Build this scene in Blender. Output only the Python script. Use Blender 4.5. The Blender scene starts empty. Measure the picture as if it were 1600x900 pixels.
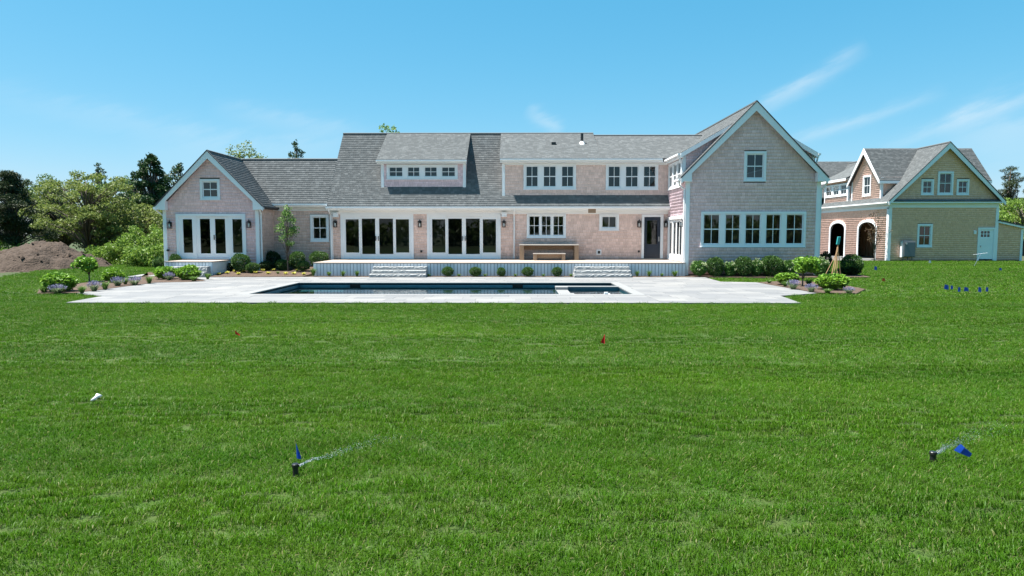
import bpy, math, random
import numpy as np
from mathutils import Vector, Matrix, Euler
from mathutils.geometry import tessellate_polygon
random.seed(7); RNG = np.random.default_rng(11)
scn = bpy.context.scene
COL = scn.collection
# ------------------------------------------------------------------ camera
F, CAMZ, VX, HY = 1067.0, 2.0, 807.0, 365.0          # photo pixels (1600 wide)
PITCH = math.atan((450-HY)/F); YAW = math.atan((VX-800)/F*math.cos(PITCH))
cam = bpy.data.cameras.new('camera'); camo = bpy.data.objects.new('camera', cam); COL.objects.link(camo)
cam.sensor_width = 36.0; cam.lens = F/1600*36.0; cam.clip_start = 0.1; cam.clip_end = 3000
camo.location = (0, 0, CAMZ); camo.rotation_euler = (math.pi/2-PITCH, 0, YAW)
scn.camera = camo
# ------------------------------------------------------------------ world, sun, exposure
SUN = Vector((-0.375, -0.018, 0.927)).normalized()
w = bpy.data.worlds.new('World'); scn.world = w; w.use_nodes = True
nt = w.node_tree; nt.nodes.clear(); N = nt.nodes.new; L = nt.links.new
out = N('ShaderNodeOutputWorld'); bg = N('ShaderNodeBackground'); bg.inputs[1].default_value = 0.072
sky = N('ShaderNodeTexSky'); sky.sky_type = 'NISHITA'; sky.sun_disc = False
sky.sun_elevation = math.asin(SUN.z); sky.sun_rotation = math.atan2(SUN.x, SUN.y)
sky.altitude = 0; sky.air_density = 1.0; sky.dust_density = 0.3; sky.ozone_density = 4.0
def wmath(op, a, b=None, clamp=False):
    n = N('ShaderNodeMath'); n.operation = op; n.use_clamp = clamp
    for i, x in enumerate((a, b)):
        if x is None: continue
        if isinstance(x, (int, float)): n.inputs[i].default_value = x
        else: L(x, n.inputs[i])
    return n.outputs[0]
tc = N('ShaderNodeTexCoord'); sep = N('ShaderNodeSeparateXYZ'); L(tc.outputs['Generated'], sep.inputs[0])
DX, DY, DZ = sep.outputs
# thin cirrus: straight streaks on a flat layer high above (x/z, y/z), broken up by stretched noise
AZ = wmath('ARCTAN2', DX, DY); EL = wmath('ARCSINE', DZ)
_cmb = N('ShaderNodeCombineXYZ'); L(wmath('ADD', wmath('MULTIPLY', AZ, 7), wmath('MULTIPLY', EL, 9)), _cmb.inputs[0]); L(wmath('SUBTRACT', wmath('MULTIPLY', EL, 34), wmath('MULTIPLY', AZ, 13)), _cmb.inputs[1])
_no = N('ShaderNodeTexNoise'); _no.inputs['Scale'].default_value = 1.6; _no.inputs['Detail'].default_value = 4; _no.inputs['Roughness'].default_value = 0.6
L(_cmb.outputs[0], _no.inputs['Vector']); WISP = _no.outputs[0]; WOFF = wmath('SUBTRACT', WISP, 0.5)
def streak(a0, e0, a1, e1, width, amt):
    """a thin cirrus streak between two sky directions (azimuth, elevation in radians)"""
    ln = math.hypot(a1-a0, e1-e0); ua, ue = (a1-a0)/ln, (e1-e0)/ln
    da, de = wmath('SUBTRACT', AZ, a0), wmath('SUBTRACT', EL, e0)
    tt = wmath('SUBTRACT', wmath('MULTIPLY', wmath('ADD', wmath('MULTIPLY', da, ua), wmath('MULTIPLY', de, ue)), 2/ln), 1)
    s = wmath('SUBTRACT', wmath('MULTIPLY', da, ue), wmath('MULTIPLY', de, ua))
    s = wmath('ADD', s, wmath('MULTIPLY', WOFF, width*2.4))
    g = wmath('EXPONENT', wmath('MULTIPLY', wmath('MULTIPLY', s, s), -1.0/(width*width)))
    e = wmath('SUBTRACT', 1, wmath('MULTIPLY', tt, tt), True)
    return wmath('MULTIPLY', wmath('MULTIPLY', g, e), amt)
def az(px): return math.atan((px-VX)/F)
def el(px, py): return math.atan((HY-py)/F*math.cos(az(px)))
STREAKS = [(1150,192,1345,80,.010,.33), (1180,240,1470,146,.007,.27), (1360,238,1660,128,.008,.27),
           (330,170,575,208,.014,.16), (-60,140,420,232,.016,.12), (820,172,880,212,.010,.30),
           (200,238,620,226,.020,.15), (1450,205,1660,215,.03,.25)]
cl = None
for x0, y0, x1, y1, wd, am in STREAKS:
    m = streak(az(x0), el(x0, y0), az(x1), el(x1, y1), wd, am)
    cl = m if cl is None else wmath('ADD', cl, m)
srgb = N('ShaderNodeSeparateColor'); L(sky.outputs[0], srgb.inputs[0]); tint = N('ShaderNodeCombineColor')
for i, (pw, am) in enumerate(((1.25, .345), (.55, 1.36), (.437, 1.97))): L(wmath('MULTIPLY', wmath('POWER', srgb.outputs[i], pw), am), tint.inputs[i])   # camera colour response
mx = N('ShaderNodeMixRGB'); L(wmath('MULTIPLY', wmath('MINIMUM', cl, .8), wmath('ADD', wmath('MULTIPLY', WISP, 1.6), .1)), mx.inputs[0]); L(tint.outputs[0], mx.inputs[1]); mx.inputs[2].default_value = (3.9, 4.4, 4.7, 1)
L(mx.outputs[0], bg.inputs[0]); L(bg.outputs[0], out.inputs[0])
sl = bpy.data.lights.new('sun', 'SUN'); sl.energy = 5.0; sl.angle = math.radians(0.53); sl.color = (1.0, 0.955, 0.89)
so = bpy.data.objects.new('sun', sl); COL.objects.link(so); so.rotation_euler = SUN.to_track_quat('Z', 'Y').to_euler(); so.location = (-20, 10, 60)
scn.view_settings.view_transform = 'Standard'; scn.view_settings.look = 'None'; scn.view_settings.gamma = 1
scn.view_settings.exposure = 1.6
scn.render.engine = 'CYCLES'; cy = scn.cycles
w.cycles.sampling_method = 'MANUAL'; w.cycles.sample_map_resolution = 512
cy.use_denoising = True; cy.max_bounces = 7; cy.diffuse_bounces = 3; cy.glossy_bounces = 3; cy.transparent_max_bounces = 12
cy.caustics_reflective = False; cy.caustics_refractive = False; cy.sample_clamp_indirect = 6.0

# ------------------------------------------------------------------ pixel -> place helpers
_f = Vector((-math.sin(YAW)*math.cos(PITCH), math.cos(YAW)*math.cos(PITCH), -math.sin(PITCH)))
_r = Vector((math.cos(YAW), math.sin(YAW), 0)); _u = _r.cross(_f); _C = Vector((0, 0, CAMZ))
def ray(px, py): return _f*F + _r*(px-800) + _u*(450-py)
def P(px, py, Y):                       # on the upright plane y = Y (a wall)
    d = ray(px, py); return _C + d*(Y/d.y)
def G(px, py, z=0.0):                   # on level ground
    d = ray(px, py); return _C + d*((z-CAMZ)/d.z)
def PX(px, py, X):                      # on the upright plane x = X
    d = ray(px, py); return _C + d*(X/d.x)

# ------------------------------------------------------------------ mesh helpers
WL = {}                                  # world location of each object's origin
def tag(o, label=None, cat=None, group=None, kind=None):
    if label: o['label'] = label
    if cat: o['category'] = cat
    if group: o['group'] = group
    if kind: o['kind'] = kind
    return o
def link(o, loc, parent=None):
    COL.objects.link(o); loc = Vector(loc)
    o.parent = parent
    o.location = loc - (WL[parent.name] if parent else Vector((0, 0, 0)))
    WL[o.name] = loc
    return o
def empty(name, loc, label, cat, group=None):
    o = bpy.data.objects.new(name, None); o.empty_display_size = 0.2
    link(o, loc); return tag(o, label, cat, group)
def np_mesh(name, V, Q, rnd=None, mat=None, smooth=False):
    """V (n,3), Q list/array of faces with equal size"""
    V = np.asarray(V, np.float32); Q = np.asarray(Q, np.int32)
    me = bpy.data.meshes.new(name); k = Q.shape[1]
    me.vertices.add(len(V)); me.vertices.foreach_set('co', V.ravel())
    me.loops.add(Q.size); me.loops.foreach_set('vertex_index', Q.ravel())
    me.polygons.add(len(Q)); me.polygons.foreach_set('loop_start', np.arange(0, Q.size, k, dtype=np.int32))
    me.update(calc_edges=True)
    if rnd is not None:
        a = me.attributes.new('rnd', 'FLOAT', 'FACE'); a.data.foreach_set('value', np.asarray(rnd, np.float32))
    if smooth: me.polygons.foreach_set('use_smooth', [True]*len(Q))
    if mat: me.materials.append(mat)
    return me
def mesh_obj(name, me, loc, parent=None, rz=0, scale=None):
    o = bpy.data.objects.new(name, me); link(o, loc, parent)
    if rz: o.rotation_euler.z = rz
    if scale is not None: o.scale = scale
    return o
class Fr:                                # a flat frame: u along, v up, n outward
    def __init__(s, O, u, v, n): s.O, s.u, s.v, s.n = Vector(O), Vector(u).normalized(), Vector(v).normalized(), Vector(n).normalized()
    def p(s, u, v, n=0): return s.O + s.u*u + s.v*v + s.n*n
WORLD = Fr((0,0,0), (1,0,0), (0,1,0), (0,0,1))
def front(Y): return Fr((0, Y, 0), (1,0,0), (0,0,1), (0,-1,0))     # wall facing the camera: u = x, v = z
def left(X): return Fr((X, 0, 0), (0,-1,0), (0,0,1), (-1,0,0))     # wall facing -x: u = -y
class MB:
    def __init__(s): s.v, s.f, s.r = [], [], []
    def add(s, vs, fs, r=0.5):
        b = len(s.v); s.v += [tuple(x) for x in vs]
        for f in fs: s.f.append(tuple(b+i for i in f)); s.r.append(r)
        return s
    def box(s, a0, a1, b0, b1, c0, c1, fr=WORLD, r=0.5):
        vs = [fr.p(a, b, c) for a in (a0, a1) for b in (b0, b1) for c in (c0, c1)]
        return s.add(vs, [(0,1,3,2), (4,6,7,5), (0,4,5,1), (2,3,7,6), (0,2,6,4), (1,5,7,3)], r)
    def quad(s, a, b, c, d, r=0.5): return s.add([a, b, c, d], [(0,1,2,3)], r)
    def slab(s, poly, holes, n0, n1, fr=WORLD, r=0.5):
        """polygon with holes, extruded from n0 to n1"""
        rings = [poly]+list(holes)
        tri = tessellate_polygon([[Vector((p[0], p[1], 0)) for p in ring] for ring in rings])
        flat = [p for ring in rings for p in ring]; n = len(flat)
        vs = [fr.p(p[0], p[1], n1) for p in flat]+[fr.p(p[0], p[1], n0) for p in flat]
        fs = []
        for t in tri:
            fs.append(tuple(t)); fs.append(tuple(n+i for i in reversed(t)))
        b = 0
        for ring in rings:
            m = len(ring)
            for i in range(m):
                j = (i+1) % m; fs.append((b+i, b+j, n+b+j, n+b+i))
            b += m
        return s.add(vs, fs, r)
    def tube(s, pts, rad, seg=6, r=0.5, cap=True):
        pts = [Vector(p) for p in pts]; rad = rad if hasattr(rad, '__len__') else [rad]*len(pts)
        b = len(s.v); ref = None
        for i, p in enumerate(pts):
            d = (pts[min(i+1, len(pts)-1)]-pts[max(i-1, 0)]).normalized()
            if ref is None or abs(ref.dot(d)) > .98: ref = Vector((1,0,0)) if abs(d.x) < .8 else Vector((0,1,0))
            a = d.cross(ref).normalized(); c = d.cross(a)
            for k in range(seg):
                t = 2*math.pi*k/seg; s.v.append(tuple(p+(a*math.cos(t)+c*math.sin(t))*rad[i]))
        for i in range(len(pts)-1):
            for k in range(seg):
                k2 = (k+1) % seg
                s.f.append((b+i*seg+k, b+i*seg+k2, b+(i+1)*seg+k2, b+(i+1)*seg+k)); s.r.append(r)
        if cap:
            s.f.append(tuple(b+k for k in reversed(range(seg)))); s.r.append(r)
            e = b+(len(pts)-1)*seg; s.f.append(tuple(e+k for k in range(seg))); s.r.append(r)
        return s
    def lathe(s, prof, seg=12, O=(0,0,0), r=0.5):
        b = len(s.v); O = Vector(O)
        for rr, z in prof:
            for k in range(seg):
                t = 2*math.pi*k/seg; s.v.append((O.x+rr*math.cos(t), O.y+rr*math.sin(t), O.z+z))
        for i in range(len(prof)-1):
            for k in range(seg):
                k2 = (k+1) % seg; s.f.append((b+i*seg+k, b+i*seg+k2, b+(i+1)*seg+k2, b+(i+1)*seg+k)); s.r.append(r)
        s.f.append(tuple(b+(len(prof)-1)*seg+k for k in range(seg))); s.r.append(r)
        return s
    def mesh(s, name, mat, origin=(0,0,0), smooth=False):
        me = bpy.data.meshes.new(name); o = Vector(origin)
        me.from_pydata([(x-o.x, y-o.y, z-o.z) for x, y, z in s.v], [], s.f)
        a = me.attributes.new('rnd', 'FLOAT', 'FACE'); a.data.foreach_set('value', s.r)
        if mat: me.materials.append(mat)
        if smooth: me.polygons.foreach_set('use_smooth', [True]*len(s.f))
        me.update(); return me
    def build(s, name, mat, parent=None, smooth=False, bevel=0):
        if not s.v: return None
        A = np.array(s.v); lo, hi = A.min(0), A.max(0)
        o = Vector(((lo[0]+hi[0])/2, (lo[1]+hi[1])/2, lo[2]))
        ob = mesh_obj(name, s.mesh(name, mat, o, smooth), o, parent)
        if bevel:
            m = ob.modifiers.new('bevel', 'BEVEL'); m.width = bevel; m.segments = 1; m.limit_method = 'ANGLE'
        return ob
def dup(o, loc=None, rz=None, scale=None, parent=None, label=None, group=None):
    c = o.copy(); COL.objects.link(c)
    if parent is not None: c.parent = parent
    if loc is not None: c.location = loc; WL[c.name] = Vector(loc)
    if rz is not None: c.rotation_euler.z = rz
    if scale is not None: c.scale = scale
    if label: c['label'] = label
    if group: c['group'] = group
    for ch in list(o.children): dup(ch, parent=c)
    return c

# ------------------------------------------------------------------ materials
def mat(name, col, rough=0.6, rnd=None, noise=None, bump=None, spec=0.35, translucent=0.0, metal=0.0, coat=0.0, stretch=(1,1,1)):
    """col: base colour; rnd=(col2): blended by each piece's own random value; noise=(scale, col2, amount[, detail]); bump=(scale, strength, distance)"""
    m = bpy.data.materials.new(name); m.use_nodes = True; t = m.node_tree; n = t.nodes; l = t.links
    b = n['Principled BSDF']; o = n['Material Output']
    b.inputs['Roughness'].default_value = rough; b.inputs['Specular IOR Level'].default_value = spec; b.inputs['Metallic'].default_value = metal
    b.inputs['Coat Weight'].default_value = coat
    c = n.new('ShaderNodeRGB'); c.outputs[0].default_value = (*col, 1); cur = c.outputs[0]
    geo = n.new('ShaderNodeNewGeometry'); mp = n.new('ShaderNodeMapping'); l.new(geo.outputs['Position'], mp.inputs[0]); mp.inputs['Scale'].default_value = stretch
    if rnd:
        a = n.new('ShaderNodeAttribute'); a.attribute_name = 'rnd'
        x = n.new('ShaderNodeMixRGB'); l.new(a.outputs['Fac'], x.inputs[0]); l.new(cur, x.inputs[1]); x.inputs[2].default_value = (*rnd, 1); cur = x.outputs[0]
    if noise:
        for nz in (noise if isinstance(noise, list) else [noise]):
            k = n.new('ShaderNodeTexNoise'); k.inputs['Scale'].default_value = nz[0]; k.inputs['Detail'].default_value = nz[3] if len(nz) > 3 else 4
            l.new(mp.outputs[0], k.inputs['Vector'])
            r = n.new('ShaderNodeMapRange'); r.inputs[1].default_value = 0.35; r.inputs[2].default_value = 0.68; r.inputs[4].default_value = nz[2]; l.new(k.outputs[0], r.inputs[0])
            x = n.new('ShaderNodeMixRGB'); l.new(r.outputs[0], x.inputs[0]); l.new(cur, x.inputs[1]); x.inputs[2].default_value = (*nz[1], 1); cur = x.outputs[0]
    l.new(cur, b.inputs['Base Color'])
    if bump:
        k = n.new('ShaderNodeTexNoise'); k.inputs['Scale'].default_value = bump[0]; k.inputs['Detail'].default_value = 5; l.new(mp.outputs[0], k.inputs['Vector'])
        bp = n.new('ShaderNodeBump'); bp.inputs['Strength'].default_value = bump[1]; bp.inputs['Distance'].default_value = bump[2]; l.new(k.outputs[0], bp.inputs['Height']); l.new(bp.outputs[0], b.inputs['Normal'])
    if translucent:
        tr = n.new('ShaderNodeBsdfTranslucent'); l.new(cur, tr.inputs[0]); mxs = n.new('ShaderNodeMixShader'); mxs.inputs[0].default_value = translucent
        l.new(b.outputs[0], mxs.inputs[1]); l.new(tr.outputs[0], mxs.inputs[2]); l.new(mxs.outputs[0], o.inputs[0])
    return m
def glass_mat(name, tint, ior=1.5, wave=None, extra=0.0, rough=0.0):
    """thin sheet: what passes through is tinted, the rest is a mirror by angle"""
    m = bpy.data.materials.new(name); m.use_nodes = True; t = m.node_tree; n = t.nodes; l = t.links
    n.remove(n['Principled BSDF']); o = n['Material Output']
    tr = n.new('ShaderNodeBsdfTransparent'); tr.inputs[0].default_value = (*tint, 1)
    gl = n.new('ShaderNodeBsdfGlossy'); gl.inputs['Roughness'].default_value = rough; gl.inputs[0].default_value = (1,1,1,1)
    fr = n.new('ShaderNodeFresnel'); fr.inputs[0].default_value = ior
    ad = n.new('ShaderNodeMath'); ad.operation = 'ADD'; ad.inputs[1].default_value = extra; ad.use_clamp = True; l.new(fr.outputs[0], ad.inputs[0])
    mxs = n.new('ShaderNodeMixShader'); l.new(ad.outputs[0], mxs.inputs[0]); l.new(tr.outputs[0], mxs.inputs[1]); l.new(gl.outputs[0], mxs.inputs[2]); l.new(mxs.outputs[0], o.inputs[0])
    if wave:
        geo = n.new('ShaderNodeNewGeometry'); mp = n.new('ShaderNodeMapping'); mp.inputs['Scale'].default_value = wave[3] if len(wave) > 3 else (1,1,1); l.new(geo.outputs['Position'], mp.inputs[0])
        k = n.new('ShaderNodeTexNoise'); k.inputs['Scale'].default_value = wave[0]; k.inputs['Detail'].default_value = 2; l.new(mp.outputs[0], k.inputs['Vector'])
        bp = n.new('ShaderNodeBump'); bp.inputs['Strength'].default_value = wave[1]; bp.inputs['Distance'].default_value = wave[2]; l.new(k.outputs[0], bp.inputs['Height'])
        l.new(bp.outputs[0], gl.inputs['Normal']); l.new(bp.outputs[0], fr.inputs['Normal'])
    return m
M = {}
M['trim'] = mat('white_trim_paint', (.78,.79,.80), .45, noise=(1.3, (.70,.72,.74), .5))
M['wall'] = mat('weathering_cedar_shingle', (.56,.445,.415), .8, rnd=(.75,.605,.57), noise=[(.5, (.66,.53,.50), .45), (24, (.43,.325,.29), .3)], bump=(60, .3, .004), stretch=(1,1,.35))
M['gable'] = mat('silvered_shade_lifted_shingle', (.63,.485,.53), .8, rnd=(.82,.645,.70), noise=[(.5, (.74,.585,.64), .45), (24, (.48,.365,.395), .35)], bump=(60, .3, .004), stretch=(1,1,.35))  # silvered cedar, paled and blued in the colour to offset dim green shade
M['garage_wall'] = mat('fresh_cedar_shingle', (.74,.455,.365), .8, rnd=(.89,.58,.48), noise=[(.6, (.82,.54,.46), .4), (24, (.60,.36,.27), .25)], bump=(60, .3, .004), stretch=(1,1,.35))
M['sheath'] = mat('wall_sheathing', (.12,.095,.08), .9)
M['roof'] = mat('grey_asphalt_shingle', (.088,.096,.098), .9, rnd=(.138,.148,.150), noise=[(.35, (.112,.12,.121), .08), (90, (.055,.055,.06), .2)], bump=(200, .4, .004))
M['roofdeck'] = mat('roof_deck', (.06,.06,.065), .9)
M['glass'] = glass_mat('window_glass', (.52,.56,.55), 1.55, wave=(.9, .10, .02), extra=.015)
M['screen_glass'] = glass_mat('screened_glass', (.17,.185,.19), 1.45, wave=(.9, .10, .02), extra=.0)
M['interior'] = mat('interior_plaster', (.55,.53,.50), .9)
M['interior_floor'] = mat('interior_oak_floor', (.22,.15,.09), .5, noise=(3, (.16,.10,.06), .6))
M['navy'] = mat('navy_door_paint', (.016,.024,.042), .3)
M['black'] = mat('black_metal', (.012,.012,.013), .4, spec=.5)
M['bulb'] = mat('frosted_lamp_glass', (.75,.75,.72), .25)
M['chrome'] = mat('brushed_metal', (.45,.45,.46), .35, metal=.9)
M['deckboard'] = mat('pale_deck_board', (.33,.275,.235), .7, rnd=(.40,.335,.29), noise=(2, (.30,.245,.205), .4), stretch=(.3,6,6))
M['skirt'] = mat('pale_grey_skirt_board', (.66,.68,.71), .65, rnd=(.76,.77,.79), noise=(3, (.60,.62,.66), .4), stretch=(4,4,.5))
M['dark'] = mat('dark_void', (.01,.01,.011), .9)
M['granite'] = mat('rock_faced_granite', (.30,.31,.31), .85, noise=[(9, (.37,.38,.38), .7), (45, (.22,.23,.235), .4)], bump=(22, .8, .04))
M['paver'] = mat('pale_limestone_paver', (.135,.14,.145), .75, rnd=(.225,.222,.215), noise=[(.7, (.13,.135,.145), .6), (14, (.19,.19,.185), .4)], bump=(50, .15, .004))
M['joint'] = mat('paver_joint_sand', (.12,.115,.105), .9)
M['plaster'] = mat('blue_grey_pool_plaster', (.055,.125,.165), .6, noise=(2.5, (.075,.165,.20), .6))
M['coping'] = mat('pool_coping_stone', (.215,.217,.215), .7, noise=(2, (.18,.185,.185), .5))
M['water'] = glass_mat('pool_water', (.52,.80,.80), 1.33, wave=(1.6, .055, .05, (1.0, 2.0, 1)))
M['mulch'] = mat('brown_bark_mulch', (.085,.055,.038), .95, noise=[(30, (.16,.11,.08), .7), (8, (.06,.04,.03), .6)], bump=(70, 1.0, .04))
M['soil'] = mat('dug_soil', (.042,.028,.019), .95, noise=[(1.6, (.066,.046,.034), .7), (14, (.033,.022,.015), .6), (4, (.11,.082,.062), .35)], bump=(9, 1.0, .12))
M['wood'] = mat('cedar_timber', (.30,.205,.135), .7, noise=(5, (.22,.145,.09), .6), stretch=(8,8,1.2))
M['woodtop'] = mat('weathered_table_top', (.42,.38,.34), .7, noise=(5, (.34,.30,.26), .6), stretch=(1,10,10))
M['stud'] = mat('framing_lumber', (.30,.17,.09), .8, noise=(3, (.22,.12,.06), .5))
M['bark'] = mat('tree_bark', (.10,.08,.065), .95, noise=(9, (.17,.145,.12), .6), bump=(30, .8, .03), stretch=(1,1,.25))
M['cab'] = mat('grey_enamel', (.12,.14,.155), .5)
M['stake'] = mat('raw_pine_stake', (.30,.19,.10), .8, noise=(6, (.22,.13,.065), .5))
M['teal'] = mat('teal_plastic', (.03,.26,.27), .45)
def leaf(name, a, b, tr=.32, rough=.5): return mat(name, a, rough, rnd=b, translucent=tr, spec=.3)
M['boxwood'] = leaf('boxwood_leaf', (.030,.075,.016), (.085,.165,.035))
M['boxdark'] = leaf('dark_holly_leaf', (.016,.038,.012), (.040,.075,.022))
M['lime'] = leaf('lime_hydrangea_leaf', (.075,.19,.016), (.24,.40,.045))
M['hydr'] = leaf('hydrangea_leaf', (.05,.13,.025), (.14,.26,.055))
M['bloom'] = mat('cream_bloom', (.34,.42,.20), .7, rnd=(.55,.58,.38), translucent=.25)
M['lav'] = mat('lavender_spike', (.15,.14,.25), .8, rnd=(.26,.25,.38), translucent=.2)
M['lavleaf'] = leaf('lavender_foliage', (.10,.15,.07), (.19,.25,.13))
M['tuft'] = leaf('ornamental_grass_blade', (.06,.13,.025), (.16,.27,.06))
M['hosta'] = leaf('yellow_leaf', (.40,.38,.05), (.62,.60,.15))
M['pine'] = leaf('pine_needle', (.018,.034,.012), (.055,.075,.027), .15, .6)
M['cedar'] = leaf('cedar_foliage', (.014,.040,.012), (.045,.095,.025), .2)
M['locust'] = leaf('locust_leaf', (.10,.145,.030), (.24,.285,.080), .42)
M['maple'] = leaf('wild_cherry_leaf', (.055,.11,.022), (.14,.215,.05), .38)
M['brush'] = leaf('brush_leaf', (.08,.16,.02), (.24,.35,.06), .38)
M['pear'] = leaf('pear_leaf', (.06,.14,.03), (.18,.30,.08), .35)
M['redleaf'] = leaf('bronze_leaf', (.09,.05,.03), (.16,.11,.05), .3)

# ------------------------------------------------------------------ builders for walls, roofs, windows
def shingle_mesh(fr, rings, e, wmin, wmax, butt, dark=0.0, jit=.004):
    """courses of separate shingles (tilted face and butt edge) filling a polygon with holes"""
    vs = [p[1] for p in rings[0]]; v0, v1 = min(vs), max(vs)
    def cross(v):
        c = []
        for ring in rings:
            for i in range(len(ring)):
                a, b = ring[i], ring[(i+1) % len(ring)]
                if (a[1] > v) != (b[1] > v): c.append(a[0]+(v-a[1])*(b[0]-a[0])/(b[1]-a[1]))
        return sorted(c)
    V, Q, R = [], [], []
    v = v0; row = 0
    while v < v1-.02:
        t = min(v+e, v1); lo, mid, hi = cross(v+1e-4), cross((v+t)/2), cross(t-1e-4)
        if not (len(lo) == len(mid) == len(hi)): lo = hi = mid
        for k in range(0, len(mid)-1, 2):
            a0, a1, b0, b1 = lo[k], lo[k+1], hi[k], hi[k+1]
            s, en = min(a0, b0), max(a1, b1); x = s-random.random()*wmax*.5
            while x < en:
                y = x+random.uniform(wmin, wmax)
                p0, p1, q0, q1 = max(x, a0), min(y-.004, a1), max(x, b0), min(y-.004, b1)
                x = y
                if p1-p0 < .01 and q1-q0 < .01: continue
                p1 = max(p0, p1); q1 = max(q0, q1)
                n1 = butt+random.uniform(-jit, jit); dv = random.uniform(-.004, .004)
                b = len(V)
                V += [fr.p(p0, v+dv, n1), fr.p(p1, v+dv, n1), fr.p(q1, t+.012, .003), fr.p(q0, t+.012, .003), fr.p(p0, v+dv, 0), fr.p(p1, v+dv, 0)]
                r = random.random() if random.random() > dark else random.random()*.22
                Q += [(b, b+1, b+2, b+3), (b+4, b+5, b+1, b)]; R += [r, r*.6]
        v = t; row += 1
    return V, Q, R
def shingles(fr, rings, parent, m, e, wmin, wmax, butt, dark=0.0):
    V, Q, R = shingle_mesh(fr, rings, e, wmin, wmax, butt, dark, min(.004, butt*.4))
    if not V: return
    o = WL[parent.name]
    V = np.array([tuple(p) for p in V])-np.array(o)
    ob = mesh_obj('shingles', np_mesh('shingles', V, Q, R, m), o, parent); ob['kind'] = 'stuff'
    return ob
def R4(u0, u1, v0, v1): return [(u0, v0), (u1, v0), (u1, v1), (u0, v1)]
def wall(parent, fr, poly, openings=(), casings=(), m='wall', e=.152, vmin=None, th=.12, shingle=True, butt=.020):
    ob = MB().slab(poly, openings, -th, 0, fr).build('wall', M['sheath'], parent)
    if shingle:
        p2 = poly if vmin is None else [(u, max(v, vmin)) for u, v in poly]
        shingles(fr, [p2]+list(casings), ob, M[m], e, .09, .24, butt)
    return ob
def window(parent, fr, c, sashes, cw=.11, hung=True, rail=.05, m='trim', sill=True, name='window', cols=2, rows=2, screen=(), deep=.05):
    """casing rectangle c = (u0,u1,v0,v1); sashes = rectangles inside it; returns opening, casing polygons for the wall"""
    u0, u1, v0, v1 = c; d = -.06
    b = MB(); b.box(u0, u1, v1-cw, v1, d, deep, fr); b.box(u0, u1, v0, v0+cw*.85, d, deep, fr)
    b.box(u0, u0+cw, v0+cw*.85, v1-cw, d, deep-.002, fr); b.box(u1-cw, u1, v0+cw*.85, v1-cw, d, deep-.002, fr)
    if sill: b.box(u0-.02, u1+.02, v0-.035, v0, -.02, deep+.03, fr)
    ss = sorted(sashes)
    for a, bb in zip(ss, ss[1:]): b.box(a[1], bb[0], v0+cw*.85, v1-cw, d, deep-.012, fr)
    w_ = b.build(name, M[m], parent)
    iu0, iu1, iv0, iv1 = u0+cw, u1-cw, v0+cw*.85, v1-cw
    for i, s in enumerate(ss):
        a0 = iu0 if i == 0 else s[0]; a1 = iu1 if i == len(ss)-1 else s[1]
        f = MB(); g0, g1, h0, h1 = a0+rail, a1-rail, iv0+rail*1.3, iv1-rail
        f.box(a0, g0, iv0, iv1, -.045, -.005, fr); f.box(g1, a1, iv0, iv1, -.045, -.005, fr)
        f.box(g0, g1, iv0, h0, -.045, -.006, fr); f.box(g0, g1, h1, iv1, -.045, -.006, fr)
        mu = .013
        for k in range(1, cols): x = g0+(g1-g0)*k/cols; f.box(x-mu, x+mu, h0, h1, -.042, -.012, fr)
        for k in range(1, rows):
            y = h0+(h1-h0)*k/rows; mm = .022 if hung and rows == 2 else mu
            f.box(g0, g1, y-mm, y+mm, -.043, -.008, fr)
        f.build('sash', M[m], w_)
        for k in range(cols):
            for q in range(rows):
                x0, x1 = g0+(g1-g0)*k/cols, g0+(g1-g0)*(k+1)/cols; y0, y1 = h0+(h1-h0)*q/rows, h0+(h1-h0)*(q+1)/rows
                MB().quad(fr.p(x0, y0, -.03), fr.p(x1, y0, -.03), fr.p(x1, y1, -.03), fr.p(x0, y1, -.03)).build('pane', M['screen_glass' if (i in screen) else 'glass'], w_)
    return R4(iu0, iu1, iv0, iv1), R4(u0, u1, v0-.03, v1)
def panel_doors(parent, fr, c, panels, cw=.13, handles=(), screens=()):
    """sliding door set: casing, one framed panel with a pane each"""
    u0, u1, v0, v1 = c
    b = MB(); b.box(u0, u1, v1-cw, v1, -.06, .06, fr); b.box(u0, u0+cw, v0, v1-cw, -.06, .058, fr); b.box(u1-cw, u1, v0, v1-cw, -.06, .058, fr); b.box(u0+cw, u1-cw, v0, v0+.05, -.06, .05, fr)
    d_ = b.build('sliding_door', M['trim'], parent)
    iu0, iu1 = u0+cw, u1-cw; n = len(panels); bounds = [iu0]+[(panels[i][1]+panels[i+1][0])/2 for i in range(n-1)]+[iu1]
    for i, (p0, p1, q0, q1) in enumerate(panels):
        a0, a1 = bounds[i], bounds[i+1]; dz = -.02 if i in screens else .012
        f = MB(); lo, hi = v0+.05, v1-cw
        f.box(a0, p0, lo, hi, dz-.045, dz, fr); f.box(p1, a1, lo, hi, dz-.045, dz, fr); f.box(p0, p1, lo, q0, dz-.045, dz-.001, fr); f.box(p0, p1, q1, hi, dz-.045, dz-.001, fr)
        f.build('door_frame', M['trim'], d_)
        MB().quad(fr.p(p0, q0, dz-.03), fr.p(p1, q0, dz-.03), fr.p(p1, q1, dz-.03), fr.p(p0, q1, dz-.03)).build('pane', M['screen_glass' if i in screens else 'glass'], d_)
    for hu in handles:
        MB().box(hu-.015, hu+.015, v0+.95, v0+1.2, .012, .06, fr).build('handle', M['black'], d_)
    return R4(iu0, iu1, v0+.02, v1-cw), R4(u0, u1, v0, v1)
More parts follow.
